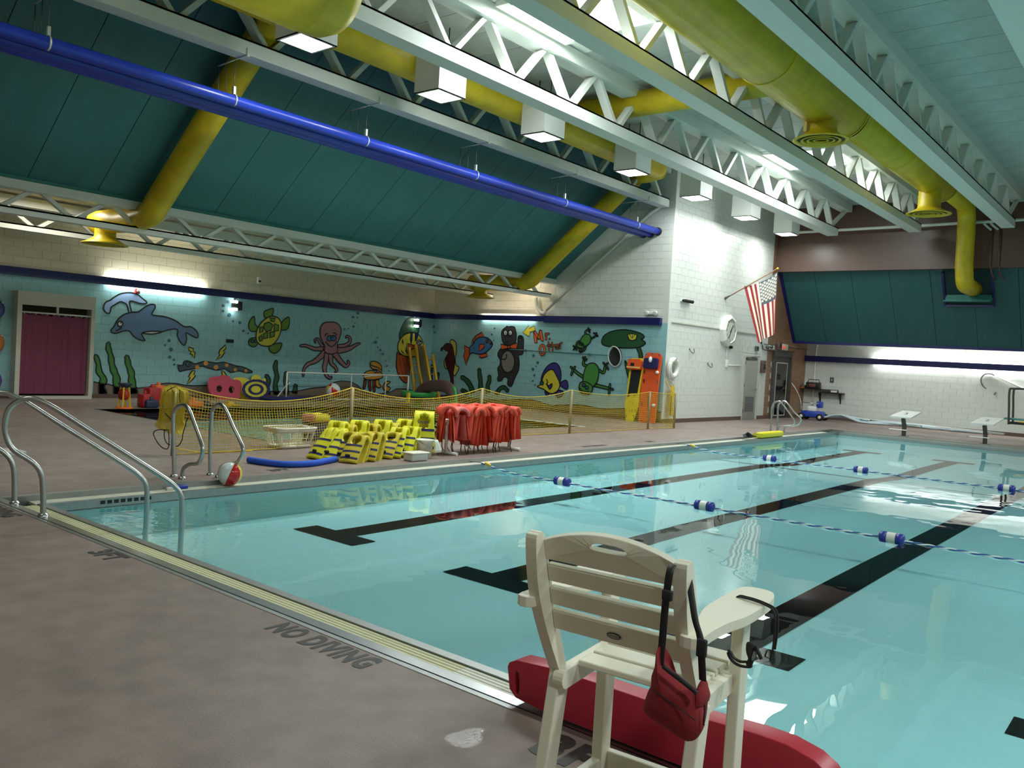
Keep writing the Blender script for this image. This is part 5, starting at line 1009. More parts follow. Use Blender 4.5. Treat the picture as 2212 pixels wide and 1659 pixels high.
# ---- swim vests: a slab folded over, with a hole for the head
mat('vest_yellow', (224, 220, 36), .5); mat('vest_yellow_old', (206, 186, 44), .5); mat('vest_navy', (22, 28, 96), .5); mat('vest_orange', (236, 84, 58), .6, noise=.12, nscale=9, bump=.6, bscale=14); mat('vest_faded', (230, 120, 116), .65, bump=.6, bscale=14)
def folded(w, L, R, hole, th, puff=0.0, nu=14, nv=44, taper=0.15, front=None):
    """returns mesh builder: local x = width, y = front(-) / back(+), z up, fold at the top"""
    Lf = front or L; arc = PI*R; tot = Lf+arc+L
    def fn(u, v):
        s_ = v*tot; k = 1-taper*abs(v-.5)*0
        x = (u-.5)*w*(1-taper*math.exp(-((s_-Lf-arc/2)/(arc*.9))**2))
        bow = .10*w*(1-(2*u-1)**2)
        if s_ < Lf: return V(x, -R-bow*min(1, (Lf-s_)/Lf*1.5)-.0, s_-Lf)
        if s_ < Lf+arc: a = (s_-Lf)/R; return V(x, -R*math.cos(a), R*math.sin(a))
        return V(x, R+bow*.5*min(1, (s_-Lf-arc)/L), -(s_-Lf-arc))
    vc = (Lf-.02)/tot; hv = (hole*1.3)/tot
    b = MB().grid(fn, nu, nv, skip=lambda u, v: ((u-.5)*w/hole)**2+((v-vc)/hv)**2 < .7)
    return b, fn, Lf/tot
def vest_proto(stripes, m, w=.29, L=.46, R=.085, hole=.085, th=.055, front=None):
    b, fn, vf = folded(w, L, R, hole, th, front=front)
    root = thing('swim_vest', 'yellow foam swim vest', 'vest', (0, 0, 0))
    o = b.build('foam', m, root, solid=th)
    sb = []
    for k in range(3):
        v0 = vf*(.12+.27*k)
        q = MB().grid(lambda u, v: fn(u, v0+.028*v)+V(0, -th/2-.004, 0), 14, 1); q.grid(lambda u, v: fn(u, 1-v0*.9-.028*v)+V(0, th/2+.004, 0), 14, 1)
        q.build('band', stripes, root, recalc=False)
    q = MB().rbox((-.05, -R-.08, -L*.82), (.02, -R-.03, -L*.74), .008); 
    q.build('buckle', 'black', root); return root
vA = vest_proto('vest_navy', 'vest_yellow'); vB = vest_proto('vest_navy', 'vest_yellow_old', w=.27, L=.40)
for r_ in (vA, vB): r_.location = (0, 0, -50)
V2 = lambda x, y: (560+x/5.53, 760+y/5.53)
front_row = [(940, 975, 640, 1285), (1015, 1000, 800, 1300), (1130, 1000, 960, 1312), (1215, 1050, 1050, 1335), (1320, 985, 1170, 1310), (1430, 978, 1270, 1310), (1555, 965, 1480, 1280), (1670, 955, 1570, 1272), (1830, 965, 1700, 1265)]
back_row = [(1010, 960), (1200, 925), (1310, 935), (1390, 905), (1500, 920), (1590, 945), (1730, 970)]
def place_vest(src, L, R, foot, lean, yaw, label):
    rm = Matrix.Rotation(yaw, 3, 'Z') @ Matrix.Rotation(lean, 3, 'X')
    loc = Vector(foot)-rm @ V(0, -R-.03, -L); o = copy_tree(src, loc, (lean, 0, yaw), label); o['group'] = 'yellow swim vests in two rows'; return o
for i, (tx, ty, bx, by) in enumerate(front_row):
    ft = onZ(*V2(bx, by)); src = vA if i in (0, 1, 7, 8) else vB; L = .46 if src is vA else .40
    place_vest(src, L, .085, V(ft.x, ft.y, .02), -.66+.04*(i % 3), (.05 if i == 0 else .38)+.05*((i*2) % 3), 'yellow striped swim vest leaning in the front row, %s from the noodle' % ORD[i])
for i, (tx, ty) in enumerate(back_row):
    src = vB if i % 2 else vA; L = .46 if src is vA else .40
    place_vest(src, L, .085, V(-9.62-.02*(i % 2), 7.72+i*.225, .03), -.38, .42+.07*(i % 3), 'yellow swim vest standing in the back row, %s from the noodle' % ORD[i])
bv = vest_proto('vest_navy', 'vest_yellow', w=.36, L=.50, R=.13, hole=.11, th=.05); bv.location = (-9.42, 9.42, .53); bv.rotation_euler = (-.12, 0, .75); bv.name = 'swim_vest'
tag(bv, 'big smooth yellow swim vest standing behind the white bucket', 'vest', 'yellow swim vests in two rows')
wtx = words('SWIM', 'printed_words', bv, Matrix.Translation(V(-9.42, 9.42, .53)) @ Matrix.Translation(V(-.1, -.205, -.06)) @ Matrix.Rotation(PI/2, 4, 'X'), .07, 'vest_navy')
for r_ in (vA, vB):
    for ch in list(r_.children): bpy.data.objects.remove(ch)
    bpy.data.objects.remove(r_)
# ---- orange jackets on a white pipe rack
rk = thing('jacket_rack', 'white pipe rack holding the orange life jackets', 'rack', (-9.25, 10.5, 0)); rx = -9.25; hb = .54
y0, y1 = 9.72, 11.36
MB().tube([(rx, y0, hb)] + [(rx, y1-.06+.06*math.sin(a), hb-.06+.06*math.cos(a)) for a in [k*PI/12 for k in range(7)]] + [(rx, y1, .03)], .028, 12).build('crossbar', 'white', rk)
MB().tube([(rx, y0+.05, hb), (rx, y0+.05, .03)], .026, 10).build('leg', 'white', rk); MB().tube([(rx-.25, y1, .03), (rx+.25, y1, .03)], .026, 10).tube([(rx-.25, y0+.05, .03), (rx+.25, y0+.05, .03)], .026, 10).build('foot', 'white', rk); MB().lathe([(0, -.005), (.034, 0), (.034, .03)], (rx, y0, hb), (0, 1, 0), 14).build('end_cap', 'white', rk)
def jacket(y, w, L, m, label, yaw=0.0, tilt=0.0, dz=0.0, big=False):
    root = thing('life_jacket', label, 'life jacket', (rx, y, hb+.05+dz), 'orange life jackets on the rack'); root.rotation_euler = (0, tilt, yaw)
    o0 = root.location.copy(); root.location = (0, 0, 0)
    th = .07
    for sgn in (-1, 1):                                    # front and back halves, pillow shaped, hanging on either side of the bar
        b = MB()
        for px0, px1 in ((-.5, -.04), (.04, .5)):
            def fn(u, v, p=px0, q_=px1, s_=sgn):
                t = p+(q_-p)*u; pz = math.sin(PI*u)**.5*math.sin(PI*min(1, max(0, v)))**.4
                return V(t*w, s_*(.05+.10*v*.5)+s_*(.012+.045*pz), .04-L*(v)+.03*math.sin(6*u+y*9)*.3)
            def fb(u, v, p=px0, q_=px1, s_=sgn):
                t = p+(q_-p)*u; pz = math.sin(PI*u)**.5*math.sin(PI*min(1, max(0, v)))**.4
                return V(t*w, s_*(.05+.10*v*.5)-s_*(.010+.02*pz), .04-L*v)
            b.grid(fn, 8, 10).grid(fb, 8, 10)
        b.build('panel', m, root, merge=True)
    c = MB().grid(lambda u, v: V((u-.5)*w*.98, .13*math.cos(PI*v)*-1, .02+.12*math.sin(PI*v)+.02*math.sin(PI*u)), 10, 8, skip=lambda u, v: abs(u-.5) < .22 and abs(v-.5) < .3); c.build('collar', m, root, solid=.05)
    for sg in (-1, 1):                                       # stiff shoulder flaps that stand up to a point
        pillow(MB(), [V(sg*w*.08, -.09, .02), V(sg*w*.5, -.12, .0), V(sg*w*.46, -.06, .10+.03*math.sin(y*31)), V(sg*w*.2, -.02, .15+.02*math.sin(y*17))], V(0, 1, 0), .035, 3).build('shoulder_flap', m, root, merge=True)
    s_ = MB()
    for k, xx in enumerate((-.18, .16)):
        s_.tube(smooth_path([V(xx*w*2, -.14, -L*.6), V(xx*w*2+.02, -.15, -L*.9), V(xx*w*2-.01, -.13, -L-.08), V(xx*w*2+.03, -.12, -L-.16-.03*k)], 4), .008, 6)
    s_.build('strap', 'black', root)
    if big:
        q = MB()
        for zz in (-.10, -.19): q.box((-w/2-.01, -.185, zz-.012), (w/2+.01, -.17, zz+.012))
        q.box((-.03, -.19, -.16), (.03, -.175, -.12)); q.build('belt', 'black', root)
    root.location = o0; return root
ys = [9.95, 10.12, 10.27, 10.41, 10.55, 10.70, 10.84, 10.98, 11.12, 11.24]
jacket(9.74, .42, .46, 'vest_orange', 'orange life jacket with black belts, the end one facing the noodle', -.65, .0, .04, True)
for i, y in enumerate(ys): jacket(y, .46+.03*((i*7) % 3), .40+.035*((i*5) % 4), 'vest_faded' if i == 0 else 'vest_orange', ('faded pink-orange life jacket hanging second on the rack' if i == 0 else 'orange life jacket on the rack, %s counted from the far upright' % ORD[9-i]), -.25+.16*((i*3) % 4), .06*((i % 3)-1), .02*((i*5) % 3))
# ---- bench at the left edge
be = thing('bench', 'pale bench end at the picture edge behind the stair rails', 'bench', (-12, 4.3, 0))
e1 = onZ(35, 968, .45); MB().rbox((e1.x-.05, e1.y-2.0, .41), (e1.x+.25, e1.y, .45), .008).build('seat', 'white_paint', be)
MB().box((e1.x, e1.y-.32, 0), (e1.x+.2, e1.y-.27, .41)).build('leg', 'white_paint', be); MB().box((e1.x, e1.y-1.8, 0), (e1.x+.2, e1.y-1.75, .41)).build('leg', 'white_paint', be); MB().box((e1.x+.06, e1.y-1.8, .2), (e1.x+.14, e1.y-.3, .25)).build('stretcher', 'white_paint', be)
# ================================================================ lane ropes
mat('rope_white', (226, 236, 238), .6); mat('rope_blue', (64, 104, 160), .6); mat('float_blue', (44, 56, 150), .35); mat('float_white', (232, 232, 222), .4)
def lane_rope(Y, floats, label, lead):
    r_ = thing('lane_rope', label, 'lane rope', (-8.3, Y, -.1), 'blue and white ropes across the pool')
    z = lambda x: -.112 + (.075*max(0, (-7.6-x)/.74)**1.5 if x < -7.6 else 0)+.004
    n = 150; x0, x1 = -8.39, 5.5
    for m, ph in (('rope_white', 0), ('rope_blue', PI)):
        pts = []
        xs = [x0+(x1-x0)*k/(n*4) for k in range(n*4+1)]
        MB().tube([(x, Y+.007*math.sin(x*30+ph), z(x)+.007*math.cos(x*30+ph)) for x in xs], .0085, 5).build('strand', m, r_)
    for fx_ in floats:
        zz = -.095
        f = MB().lathe([(.0605, -.046), (.0605, .046)], (fx_, Y, zz), (1, 0, 0), 18).build('float', 'float_white', r_); lab(f, 'white middle of a rope float')
        MB().lathe([(0, -.13), (.035, -.13), (.06, -.115), (.062, -.045), (0, -.045)], (fx_, Y, zz), (1, 0, 0), 18).build('float_end', 'float_blue', f); MB().lathe([(0, .045), (.062, .045), (.06, .115), (.035, .13), (0, .13)], (fx_, Y, zz), (1, 0, 0), 18).build('float_end', 'float_blue', f)
    MB().lathe([(.02, -.06), (.028, 0), (.02, .06)], (-8.25, Y, -.03), (1, 0, -.25), 10).build('coupler', 'toy_yellow', r_); MB().tube([(-8.62, Y, -.03), (-8.4, Y, -.02), (-8.3, Y, -.03)], .009, 6).build('hook', 'steel', r_)
lane_rope(9.66, [onZ(1217, 1039, -.09).x, onZ(1516, 1093, -.09).x, onZ(1920, 1164, -.09).x, -0.2, 2.0, 4.2], 'blue and white rope with floats across the pool, the nearer one', .1)
lane_rope(16.3, [onZ(1660, 990, -.09).x, onZ(1852, 1016, -.09).x, onZ(2168, 1057, -.09).x, -.2, 2.0, 4.2], 'blue and white rope with floats across the pool, the farther one', .1)
# ================================================================ rescue tube at the far edge
mat('rescue_yellow', (222, 206, 30), .5)
rt = thing('rescue_tube', 'yellow rescue tube with black strap lying on the far pool edge', 'rescue tube', (-8.5, 20.8, 0)); 
MB().rbox((-8.56, 20.25, -.04), (-8.36, 21.65, .11), .05).prism([(-8.56, 20.25, -.02), (-8.36, 20.25, -.02), (-8.42, 19.98, .0), (-8.5, 19.98, .0)], (0, 0, .1)).build('foam', 'rescue_yellow', rt)
b = MB()
for k in range(4): b.tube(smooth_path([V(-8.45+.05*math.sin(k*2), 19.95, .02), V(-8.6+.07*k, 19.7-.1*k, .05+.03*k), V(-8.5+.05*k, 19.45+.05*k, .05), V(-8.4, 19.3+.1*k, .03), V(-8.5, 19.6, .03)], 5), .025, 6, flat=.5)
b.build('strap', 'black', rt)
# ================================================================ flag wall fittings
rb = thing('ring_buoy', 'white ring buoy with rope hung on the white wall beside the orange board', 'ring buoy', (XF+.1, 21.7, 1.6)); rc = onX(1454, 795, XF+.1)
MB().lathe([(.235+.075*math.cos(a), .075*math.sin(a)) for a in [2*PI*k/14 for k in range(15)]], rc, (1, .0, 0), 36).build('ring', 'white', rb)
for a in (.8, 2.4, 3.9, 5.5):
    p = rc+V(0, .235*math.cos(a), .235*math.sin(a)); MB().lathe([(.08, -.02), (.082, 0), (.08, .02)], p, (0, -math.sin(a), math.cos(a)), 14).build('band', 'plastic_white', rb)
MB().tube(smooth_path([rc+V(.06, -.28, .12), rc+V(.08, -.36, -.1), rc+V(.07, -.3, -.3), rc+V(.06, -.1, -.42), rc+V(.06, 0, -.5)], 5), .012, 6).build('rope', 'white', rb); MB().tube([rc+V(-.1, 0, .26), rc+V(.09, 0, .24), rc+V(.1, 0, .28)], .012, 6).build('hook', 'steel_dark', rb)
mat('bag_yellow', (222, 192, 66), .6)
tw = thing('throw_bag', 'long yellow net sleeve hanging under the ring buoy', 'bag', (XF+.12, 21.75, .8)); MB().grid(lambda u, v: rc+V(.02+.05*math.sin(PI*u), -.12+.24*u+.02*math.sin(8*v), -.5-.85*v), 8, 12).grid(lambda u, v: rc+V(.02-.03*math.sin(PI*u), -.12+.24*u+.02*math.sin(8*v), -.5-.85*v), 8, 12).build('sleeve', 'bag_yellow', tw, merge=True); MB().tube([rc+V(.06, -.1, -.8), rc+V(.08, -.14, -1.1), rc+V(.06, -.1, -1.35)], .012, 6).build('cord', 'rope_black', tw)
for px, py, l_ in ((1493, 756, 'small white wall hook higher on the white wall'), (1532, 787, 'small white wall hook lower on the white wall')):
    p = onX(px, py, XF+.01); hk = thing('wall_hook', l_, 'hook', p, 'wall hooks'); MB().tube(smooth_path([p+V(0, -.1, .02), p+V(.06, -.1, -.06), p+V(.09, 0, -.09), p+V(.06, .1, -.04), p+V(.02, .13, .04)], 5), .012, 6).build('hook', 'steel_dark', hk); MB().lathe([(.03, 0), (.03, .012), (0, .012)], p+V(0, -.1, .02), (1, 0, 0), 10).build('plate', 'steel_dark', hk)
p = onX(1480, 650, XF+.01); ck = thing('coat_rack', 'small black four-knob rack high on the white wall', 'rack', p); MB().box((XF+.006, p.y-.28, p.z-.03), (XF+.04, p.y+.28, p.z+.03)).build('rail', 'white', ck)
for k in range(4): MB().lathe([(.03, .03), (.045, .1), (.05, .16), (.03, .18), (0, .18)], (XF, p.y-.21+.14*k, p.z), (1, 0, -.1), 12).build('knob', 'black', ck)
cl = thing('wall_clock', 'large white eight-sided wall clock beside the hanging flag', 'clock', (XF+.12, 24.92, 2.87)); cc = V(XF, 24.95, 2.87); R_ = .46
MB().lathe([(0, .005), (R_/math.cos(PI/8)*1.0, .005), (R_/math.cos(PI/8), .15), (R_*.86, .2), (R_*.84, .17)], cc, (1, 0, 0), 8, smooth=False).build('case', 'white', cl); mat('clock_face', (206, 206, 192), .4)
MB().lathe([(0, .172), (R_*.86, .172)], cc, (1, 0, 0), 32).build('dial', 'clock_face', cl)
b = MB()
for k in range(12):
    a = k*PI/6; p = cc+V(.178, R_*.66*math.sin(a), R_*.66*math.cos(a))
    w_ = words(str(k or 12), 'numeral', cl, Matrix.Translation(p+V(0, -.035*(len(str(k or 12))), -.04)) @ Matrix(((0, 0, 1, 0), (1, 0, 0, 0), (0, 1, 0, 0), (0, 0, 0, 1))), .13, 'black')
MB().bar(cc+V(.185, -.05, -.05), cc+V(.185, .14, .17), .03, .01).build('hour_hand', 'black', cl); MB().bar(cc+V(.19, .04, .04), cc+V(.19, -.16, -.26), .02, .01).build('minute_hand', 'black', cl)
# flag
fp = thing('flag', 'american flag hanging from an angled pole on the white wall', 'flag', (XF, 25.2, 3.95)); pb_ = onX(1567, 645, XF+.02); pe = onY(1680, 580, pb_.y)
mat('flag_red', (150, 36, 44), .8); mat('flag_white', (228, 220, 200), .8); mat('flag_blue', (84, 90, 98), .8); mat('wood', (150, 110, 76), .5)
MB().tube([pb_, pe], .018, 8).build('pole', 'wood', fp); MB().lathe([(.05, 0), (.03, .1), (.025, .18)], pb_-V(.02, 0, 0), (pe-pb_), 10).build('bracket', 'steel_dark', fp); MB().sphere(pe, .035).build('finial', 'toy_yellow', fp)
h0, h1 = onY(1607, 618, pb_.y), onY(1680, 587, pb_.y); l0, l1 = onY(1637, 741, pb_.y), onY(1677, 718, pb_.y)
def flagp(u, v):      # u along the pole (0 lower end), v down the fly
    a = h0.lerp(h1, u)+V(0, 0, -.10*math.sin(PI*u)*(1-v)); c_ = l0.lerp(l1, u)+V(0, 0, 0)
    p = a.lerp(c_, v**1.02); fold = math.sin(u*10+1.2*v)*(.03+.09*v*u)+math.sin(u*24)*.05*v*max(0, u-.45)
    return p+V(0, fold, 0)+V(.02*math.sin(u*9)*v, 0, 0)
b = MB(); N = 52
b.grid(flagp, N, 30, mifn=lambda u, v: 2 if (u > 6/13 and v < .42) else (0 if int(u*13) % 2 == 0 else 1)); b.build('cloth', ['flag_red', 'flag_white', 'flag_blue'], fp, recalc=False)
def star(c0, du, dv, r_):
    return [c0+(du*math.cos(PI/2+k*PI/5)+dv*-math.sin(PI/2+k*PI/5))*(r_ if k % 2 == 0 else r_*.4) for k in range(10)]
b = MB()
for j in range(9):
    for i in range(6 if j % 2 == 0 else 5):
        u = 6/13+(7/13)*((j+.8)/9.6); v = .42*((i+.7+(0 if j % 2 == 0 else .5))/6.5); p = flagp(u, v); du = (flagp(u+.005, v)-p).normalized(); dv = (flagp(u, v+.01)-p).normalized(); nn_ = du.cross(dv).normalized()
        if nn_.y > 0: nn_ = -nn_
        pts = star(p+nn_*.006, du, dv, .055); b.add([p+nn_*.006]+pts, [(0, k+1, (k+1) % 10+1) for k in range(10)])
o = b.build('stars', 'flag_white', fp, recalc=False)
# steel door
dr_ = struct('door_1', loc=(XF, 27.1, 0)); 
MB().box((XF-.02, 26.5, 0), (XF+.03, 26.56, 2.16)).box((XF-.02, 27.62, 0), (XF+.03, 27.72, 2.16)).box((XF-.02, 26.56, 2.08), (XF+.03, 27.62, 2.16)).build('door_frame', 'white_paint', dr_)
mat('door_steel', (176, 178, 172), .35, metal=.75, noise=.1, nscale=6)
MB().box((XF-.03, 26.56, .01), (XF+.015, 27.62, 2.08)).build('door_leaf', 'door_steel', dr_); lv = MB()
for k in range(10): lv.box((XF+.015, 26.75, .28+k*.05), (XF+.03, 27.42, .305+k*.05))
lv.build('louvre', 'steel_dark', dr_); MB().box((XF+.015, 26.7, .25), (XF+.02, 27.47, .8)).build('louvre_frame', 'brushed', dr_)
MB().tube([(XF+.03, 27.5, 1.02), (XF+.09, 27.5, 1.02), (XF+.09, 27.36, 1.02)], .016, 8).lathe([(.04, 0), (.04, .015), (0, .015)], (XF+.015, 27.5, 1.02), (1, 0, 0), 14).build('handle', 'steel', dr_); MB().rbox((XF+.02, 26.6, 2.0), (XF+.12, 27.3, 2.1), .02).bar((XF+.1, 26.9, 2.11), (XF+.14, 27.4, 2.13), .03, .02).build('closer', 'steel_dark', dr_)
for zz in (.3, 1.15, 1.9): MB().tube([(XF+.03, 26.555, zz-.06), (XF+.03, 26.555, zz+.06)], .015, 8).build('hinge', 'steel_dark', dr_)
# dark glazed door in the brown wall
d2 = struct('door_2', loc=(XF, 29.7, 0)); mat('frame_dark', (66, 62, 58), .45)
MB().box((XF-.02, 28.85, 0), (XF+.09, 29.0, 2.4)).box((XF-.02, 30.5, 0), (XF+.05, 30.62, 2.4)).box((XF-.02, 29.0, 2.22), (XF+.05, 30.5, 2.4)).build('door_frame', 'frame_dark', d2); MB().box((XF-.06, 29.0, 0), (XF+.0, 30.5, 2.22)).build('door_leaf', 'frame_dark', d2)
MB().box((XF+.0, 29.28, .12), (XF+.006, 30.25, 1.98)).build('pane', 'glass_dark', d2)
b = MB()
for a, c in (((29.25, .09), (30.28, .12)), ((29.25, 1.98), (30.28, 2.01)), ((29.25, .12), (29.28, 1.98)), ((30.25, .12), (30.28, 1.98))): b.box((XF, a[0], a[1]), (XF+.012, c[0], c[1]))
b.build('glazing_bead', 'white_paint', d2)
def wall_box(name, label, cat, px, py, w_, h_, d_, m, extra=None, X=XF):
    p = onX(px, py, X+.01); o = thing(name, label, cat, p); MB().rbox((X+.006, p.y-w_/2, p.z-h_/2), (X+d_, p.y+w_/2, p.z+h_/2), .01).build('body', m, o)
    if extra: MB().rbox((X+d_-.004, p.y-w_*.25, p.z-h_*.2), (X+d_+.02, p.y+w_*.25, p.z+h_*.2), .006).build('cover', extra, o)
    return o
wall_box('wall_cabinet', 'brown wall box beside the steel door', 'box', 1646, 792, .28, .42, .1, 'base_brown', 'recess'); wall_box('horn', 'small grey alarm horn above the steel door', 'horn', 1633, 753, .2, .16, .08, 'steel_dark', 'black')
el = wall_box('emergency_light', 'white emergency light on the brown wall under the flag', 'light', 1662, 750, .5, .14, .1, 'white', 'white'); p = onX(1660, 750, XF+.1); MB().sphere(p+V(.02, -.1, 0), .07).sphere(p+V(.02, .2, .02), .07).build('lamp', 'steel_dark', el)
mat('exit_red', (230, 60, 50), emit=.8)
ex = wall_box('exit_sign', 'red lit exit sign on the brown wall above the dark door', 'sign', 1693, 750, .5, .22, .08, 'white_paint'); p = onX(1693, 750, XF+.09); words('EXIT', 'sign_letters', ex, Matrix.Translation(p+V(0, -.2, -.07)) @ Matrix(((0, 0, 1, 0), (1, 0, 0, 0), (0, 1, 0, 0), (0, 0, 0, 1))), .18, 'exit_red'); MB().sphere(p+V(.02, .0, 0), .03).build('lamp', 'exit_red', ex)
wall_box('junction_box', 'dark junction box between emergency light and exit sign', 'box', 1681, 747, .28, .3, .1, 'base_brown', 'recess'); wall_box('door_phone', 'dark wall phone below the clock', 'phone', 1577, 750, .12, .09, .08, 'black', 'rubber')
cn = thing('conduit', 'thin dark conduit looping along the brown wall over the dark door', 'conduit', (XF+.03, 29, 2.5)); P = [onX(1640+x/7.541, 720+y/7.541, XF+.03) for x, y in [(50, 180), (60, 255), (90, 272), (200, 285), (420, 300), (580, 300)]]
MB().tube(P, .018, 6).tube([onX(1640+x/7.541, 720+y/7.541, XF+.03) for x, y in [(80, 178), (300, 195), (520, 235), (600, 250), (795, 262)]], .014, 6).build('conduit', 'frame_dark', cn); MB().tube([onX(1645, 742, XF+.03), onX(1642, 726, XF+.03)], .03, 8).build('elbow', 'teal', cn)
wc = thing('cable_cover', 'white cable cover running from the clock down and across to the door', 'cable', (XF+.02, 25.2, 2)); P = [onX(1400+x/5.53, 700+y/5.53, XF+.02) for x, y in [(940, 260), (935, 470), (930, 490), (1110, 500)]]; MB().tube([P[0], P[1]], .018, 6).tube([P[2], P[3]], .022, 6).build('cover', 'white', wc); MB().rbox(tuple(P[1]+V(-.02, -.05, -.12)), tuple(P[1]+V(.05, .05, .12)), .01).build('box', 'white', wc)
em_ = thing('emergency_light', 'white twin-lamp emergency light on the white wall above the navy rail end', 'light', onY(1408, 676, YM-.05)); p = onY(1408, 676, YM-.06)
MB().rbox((p.x-.1, YM-.1, p.z-.05), (p.x+.1, YM-.006, p.z+.05), .02).build('case', 'white', em_)
for s_ in (-1, 1): MB().lathe([(0, -.05), (.05, -.04), (.07, .04), (.06, .05), (0, .045)], (p.x+s_*.14, YM-.09, p.z), (0, -1, -.2), 16).build('lamp', 'white', em_)
# ================================================================ far deck
sh = thing('wall_shelf', 'dark corner shelf on the far wall with brackets', 'shelf', (-11.2, 31.9, 1.05))
MB().box((XF+.01, 31.65, 1.08), (-11.05, YF-.01, 1.12)).box((-11.05, 31.75, .98), (-10.2, YF-.01, 1.02)).build('board', 'black', sh)
for x in (-11.1, -10.35): MB().prism([(x, YF-.01, 1.0), (x, YF-.28, 1.0), (x, YF-.01, .6)], (.03, 0, 0)).build('bracket', 'black', sh)
rd = thing('radio', 'black portable radio with handle standing on the corner shelf', 'radio', (-11.3, 31.85, 1.12)); mat('radio_red', (120, 62, 58), .5); MB().rbox((-11.55, 31.72, 1.121), (-11.05, 31.95, 1.36), .02).build('case', 'black', rd); MB().tube([(-11.52, 31.85, 1.35), (-11.5, 31.85, 1.46), (-11.1, 31.85, 1.46), (-11.08, 31.85, 1.35)], .016, 6).build('handle', 'black', rd); MB().rbox((-11.42, 31.70, 1.18), (-11.18, 31.725, 1.3), .01).build('panel', 'radio_red', rd)
for x in (-11.48, -11.12): MB().lathe([(.0, .01), (.06, .01), (.07, 0)], (x, 31.72, 1.23), (0, -1, 0), 16).build('speaker', 'rubber', rd)
pl_ = thing('paper_tray', 'grey tray of papers on the lower part of the shelf', 'tray', (-10.7, 31.85, 1.02)); MB().rbox((-10.95, 31.78, 1.021), (-10.4, 32.0, 1.13), .01).build('tray', 'frame_dark', pl_); MB().box((-10.62, 31.775, 1.03), (-10.4, 31.79, 1.1)).build('paper', 'white', pl_)
cp = thing('cup_box', 'orange and grey small boxes at the corner end of the shelf', 'box', (-11.65, 31.8, 1.12)); MB().rbox((-11.73, 31.7, 1.121), (-11.58, 31.85, 1.24), .01).build('body', 'steel_dark', cp); MB().box((-11.73, 31.66, 1.121), (-11.6, 31.7, 1.15)).build('lid', 'toy_orange', cp)
sw = thing('switch_plate', 'small grey switch plate on the far wall above the shelf', 'switch', (-10.7, YF-.02, 1.5)); p = onY(1797, 821, YF-.01); MB().box((p.x-.07, YF-.02, p.z-.1), (p.x+.07, YF-.006, p.z+.1)).build('plate', 'steel_dark', sw); MB().box((p.x-.015, YF-.03, p.z-.03), (p.x+.015, YF-.02, p.z+.03)).build('toggle', 'white', sw)
mat('robot_blue', (36, 70, 170), .4)
rc_ = thing('pool_cleaner', 'blue and white pool cleaner on a wheeled cart by the far corner', 'pool cleaner', (-11.0, 30.8, 0)); x, y = -10.95, 30.8
MB().rbox((x-.3, y-.25, .1), (x+.45, y+.25, .32), .05).build('body', 'robot_blue', rc_); MB().rbox((x-.1, y-.2, .3), (x+.25, y+.2, .5), .05).build('shell', 'white', rc_); MB().rbox((x+.2, y-.12, .45), (x+.4, y+.12, .68), .04).build('motor', 'robot_blue', rc_)
for dx in (-.25, .42):
    for dy in (-.27, .27):
        wv = MB().lathe([(0, -.04), (.12, -.04), (.12, .04), (0, .04)], (x+dx, y+dy, .12), (0, 1, 0), 18).build('wheel', 'black', rc_); MB().lathe([(0, -.045), (.06, -.045), (.06, .045), (0, .045)], (x+dx, y+dy, .12), (0, 1, 0), 12).build('hub', 'white', wv)
MB().tube(smooth_path([V(x-.3, y-.15, .3), V(x-.38, y-.15, .7), V(x-.55, y-.15, 1.05), V(x-.75, y-.15, 1.3)], 5), .022, 8).tube([V(x-.3, y-.15, .62), V(x+.3, y-.15, .6)], .015, 6).build('handle', 'steel', rc_)
mat('hose', (184, 200, 208), .5)
hs = thing('vacuum_hose', 'pale blue vacuum hose lying in loops along the far wall base', 'hose', (-8, 31.3, 0))
b = MB()
for k in range(5): b.tube(smooth_path([V(x+.45, 30.9+.1*k, .12), V(-10.0+.2*k, 31.1+.13*k, .25-.03*k), V(-9.3, 31.3+.1*k, .05), V(-8.2, 31.45+.05*math.sin(k*2), .06+.02*k), V(-7.3+.2*k, 31.5+.06*math.cos(k*2), .05+.04*(k % 2)), V(-6.4, 31.55+.05*k, .05), V(-5.4, 31.6+.04*k, .05)], 6), .035, 8)
b.build('hose', 'hose', hs); MB().lathe([(.05, -.08), (.05, .08)], (-5.35, 31.7, .06), (1, 0, 0), 10).build('cuff', 'white', hs)
vpole = thing('telescopic_pole', 'long white telescopic pole on the deck along the far wall', 'pole', (-6, 31.2, .05)); MB().tube([(-9.8, 31.75, .16), (-4.9, 31.35, .1)], .02, 8).build('shaft', 'white', vpole); MB().tube([(-9.9, 31.76, .16), (-9.6, 31.73, .16)], .026, 8).build('grip', 'black', vpole)
mat('block_dark', (58, 52, 44), .5)
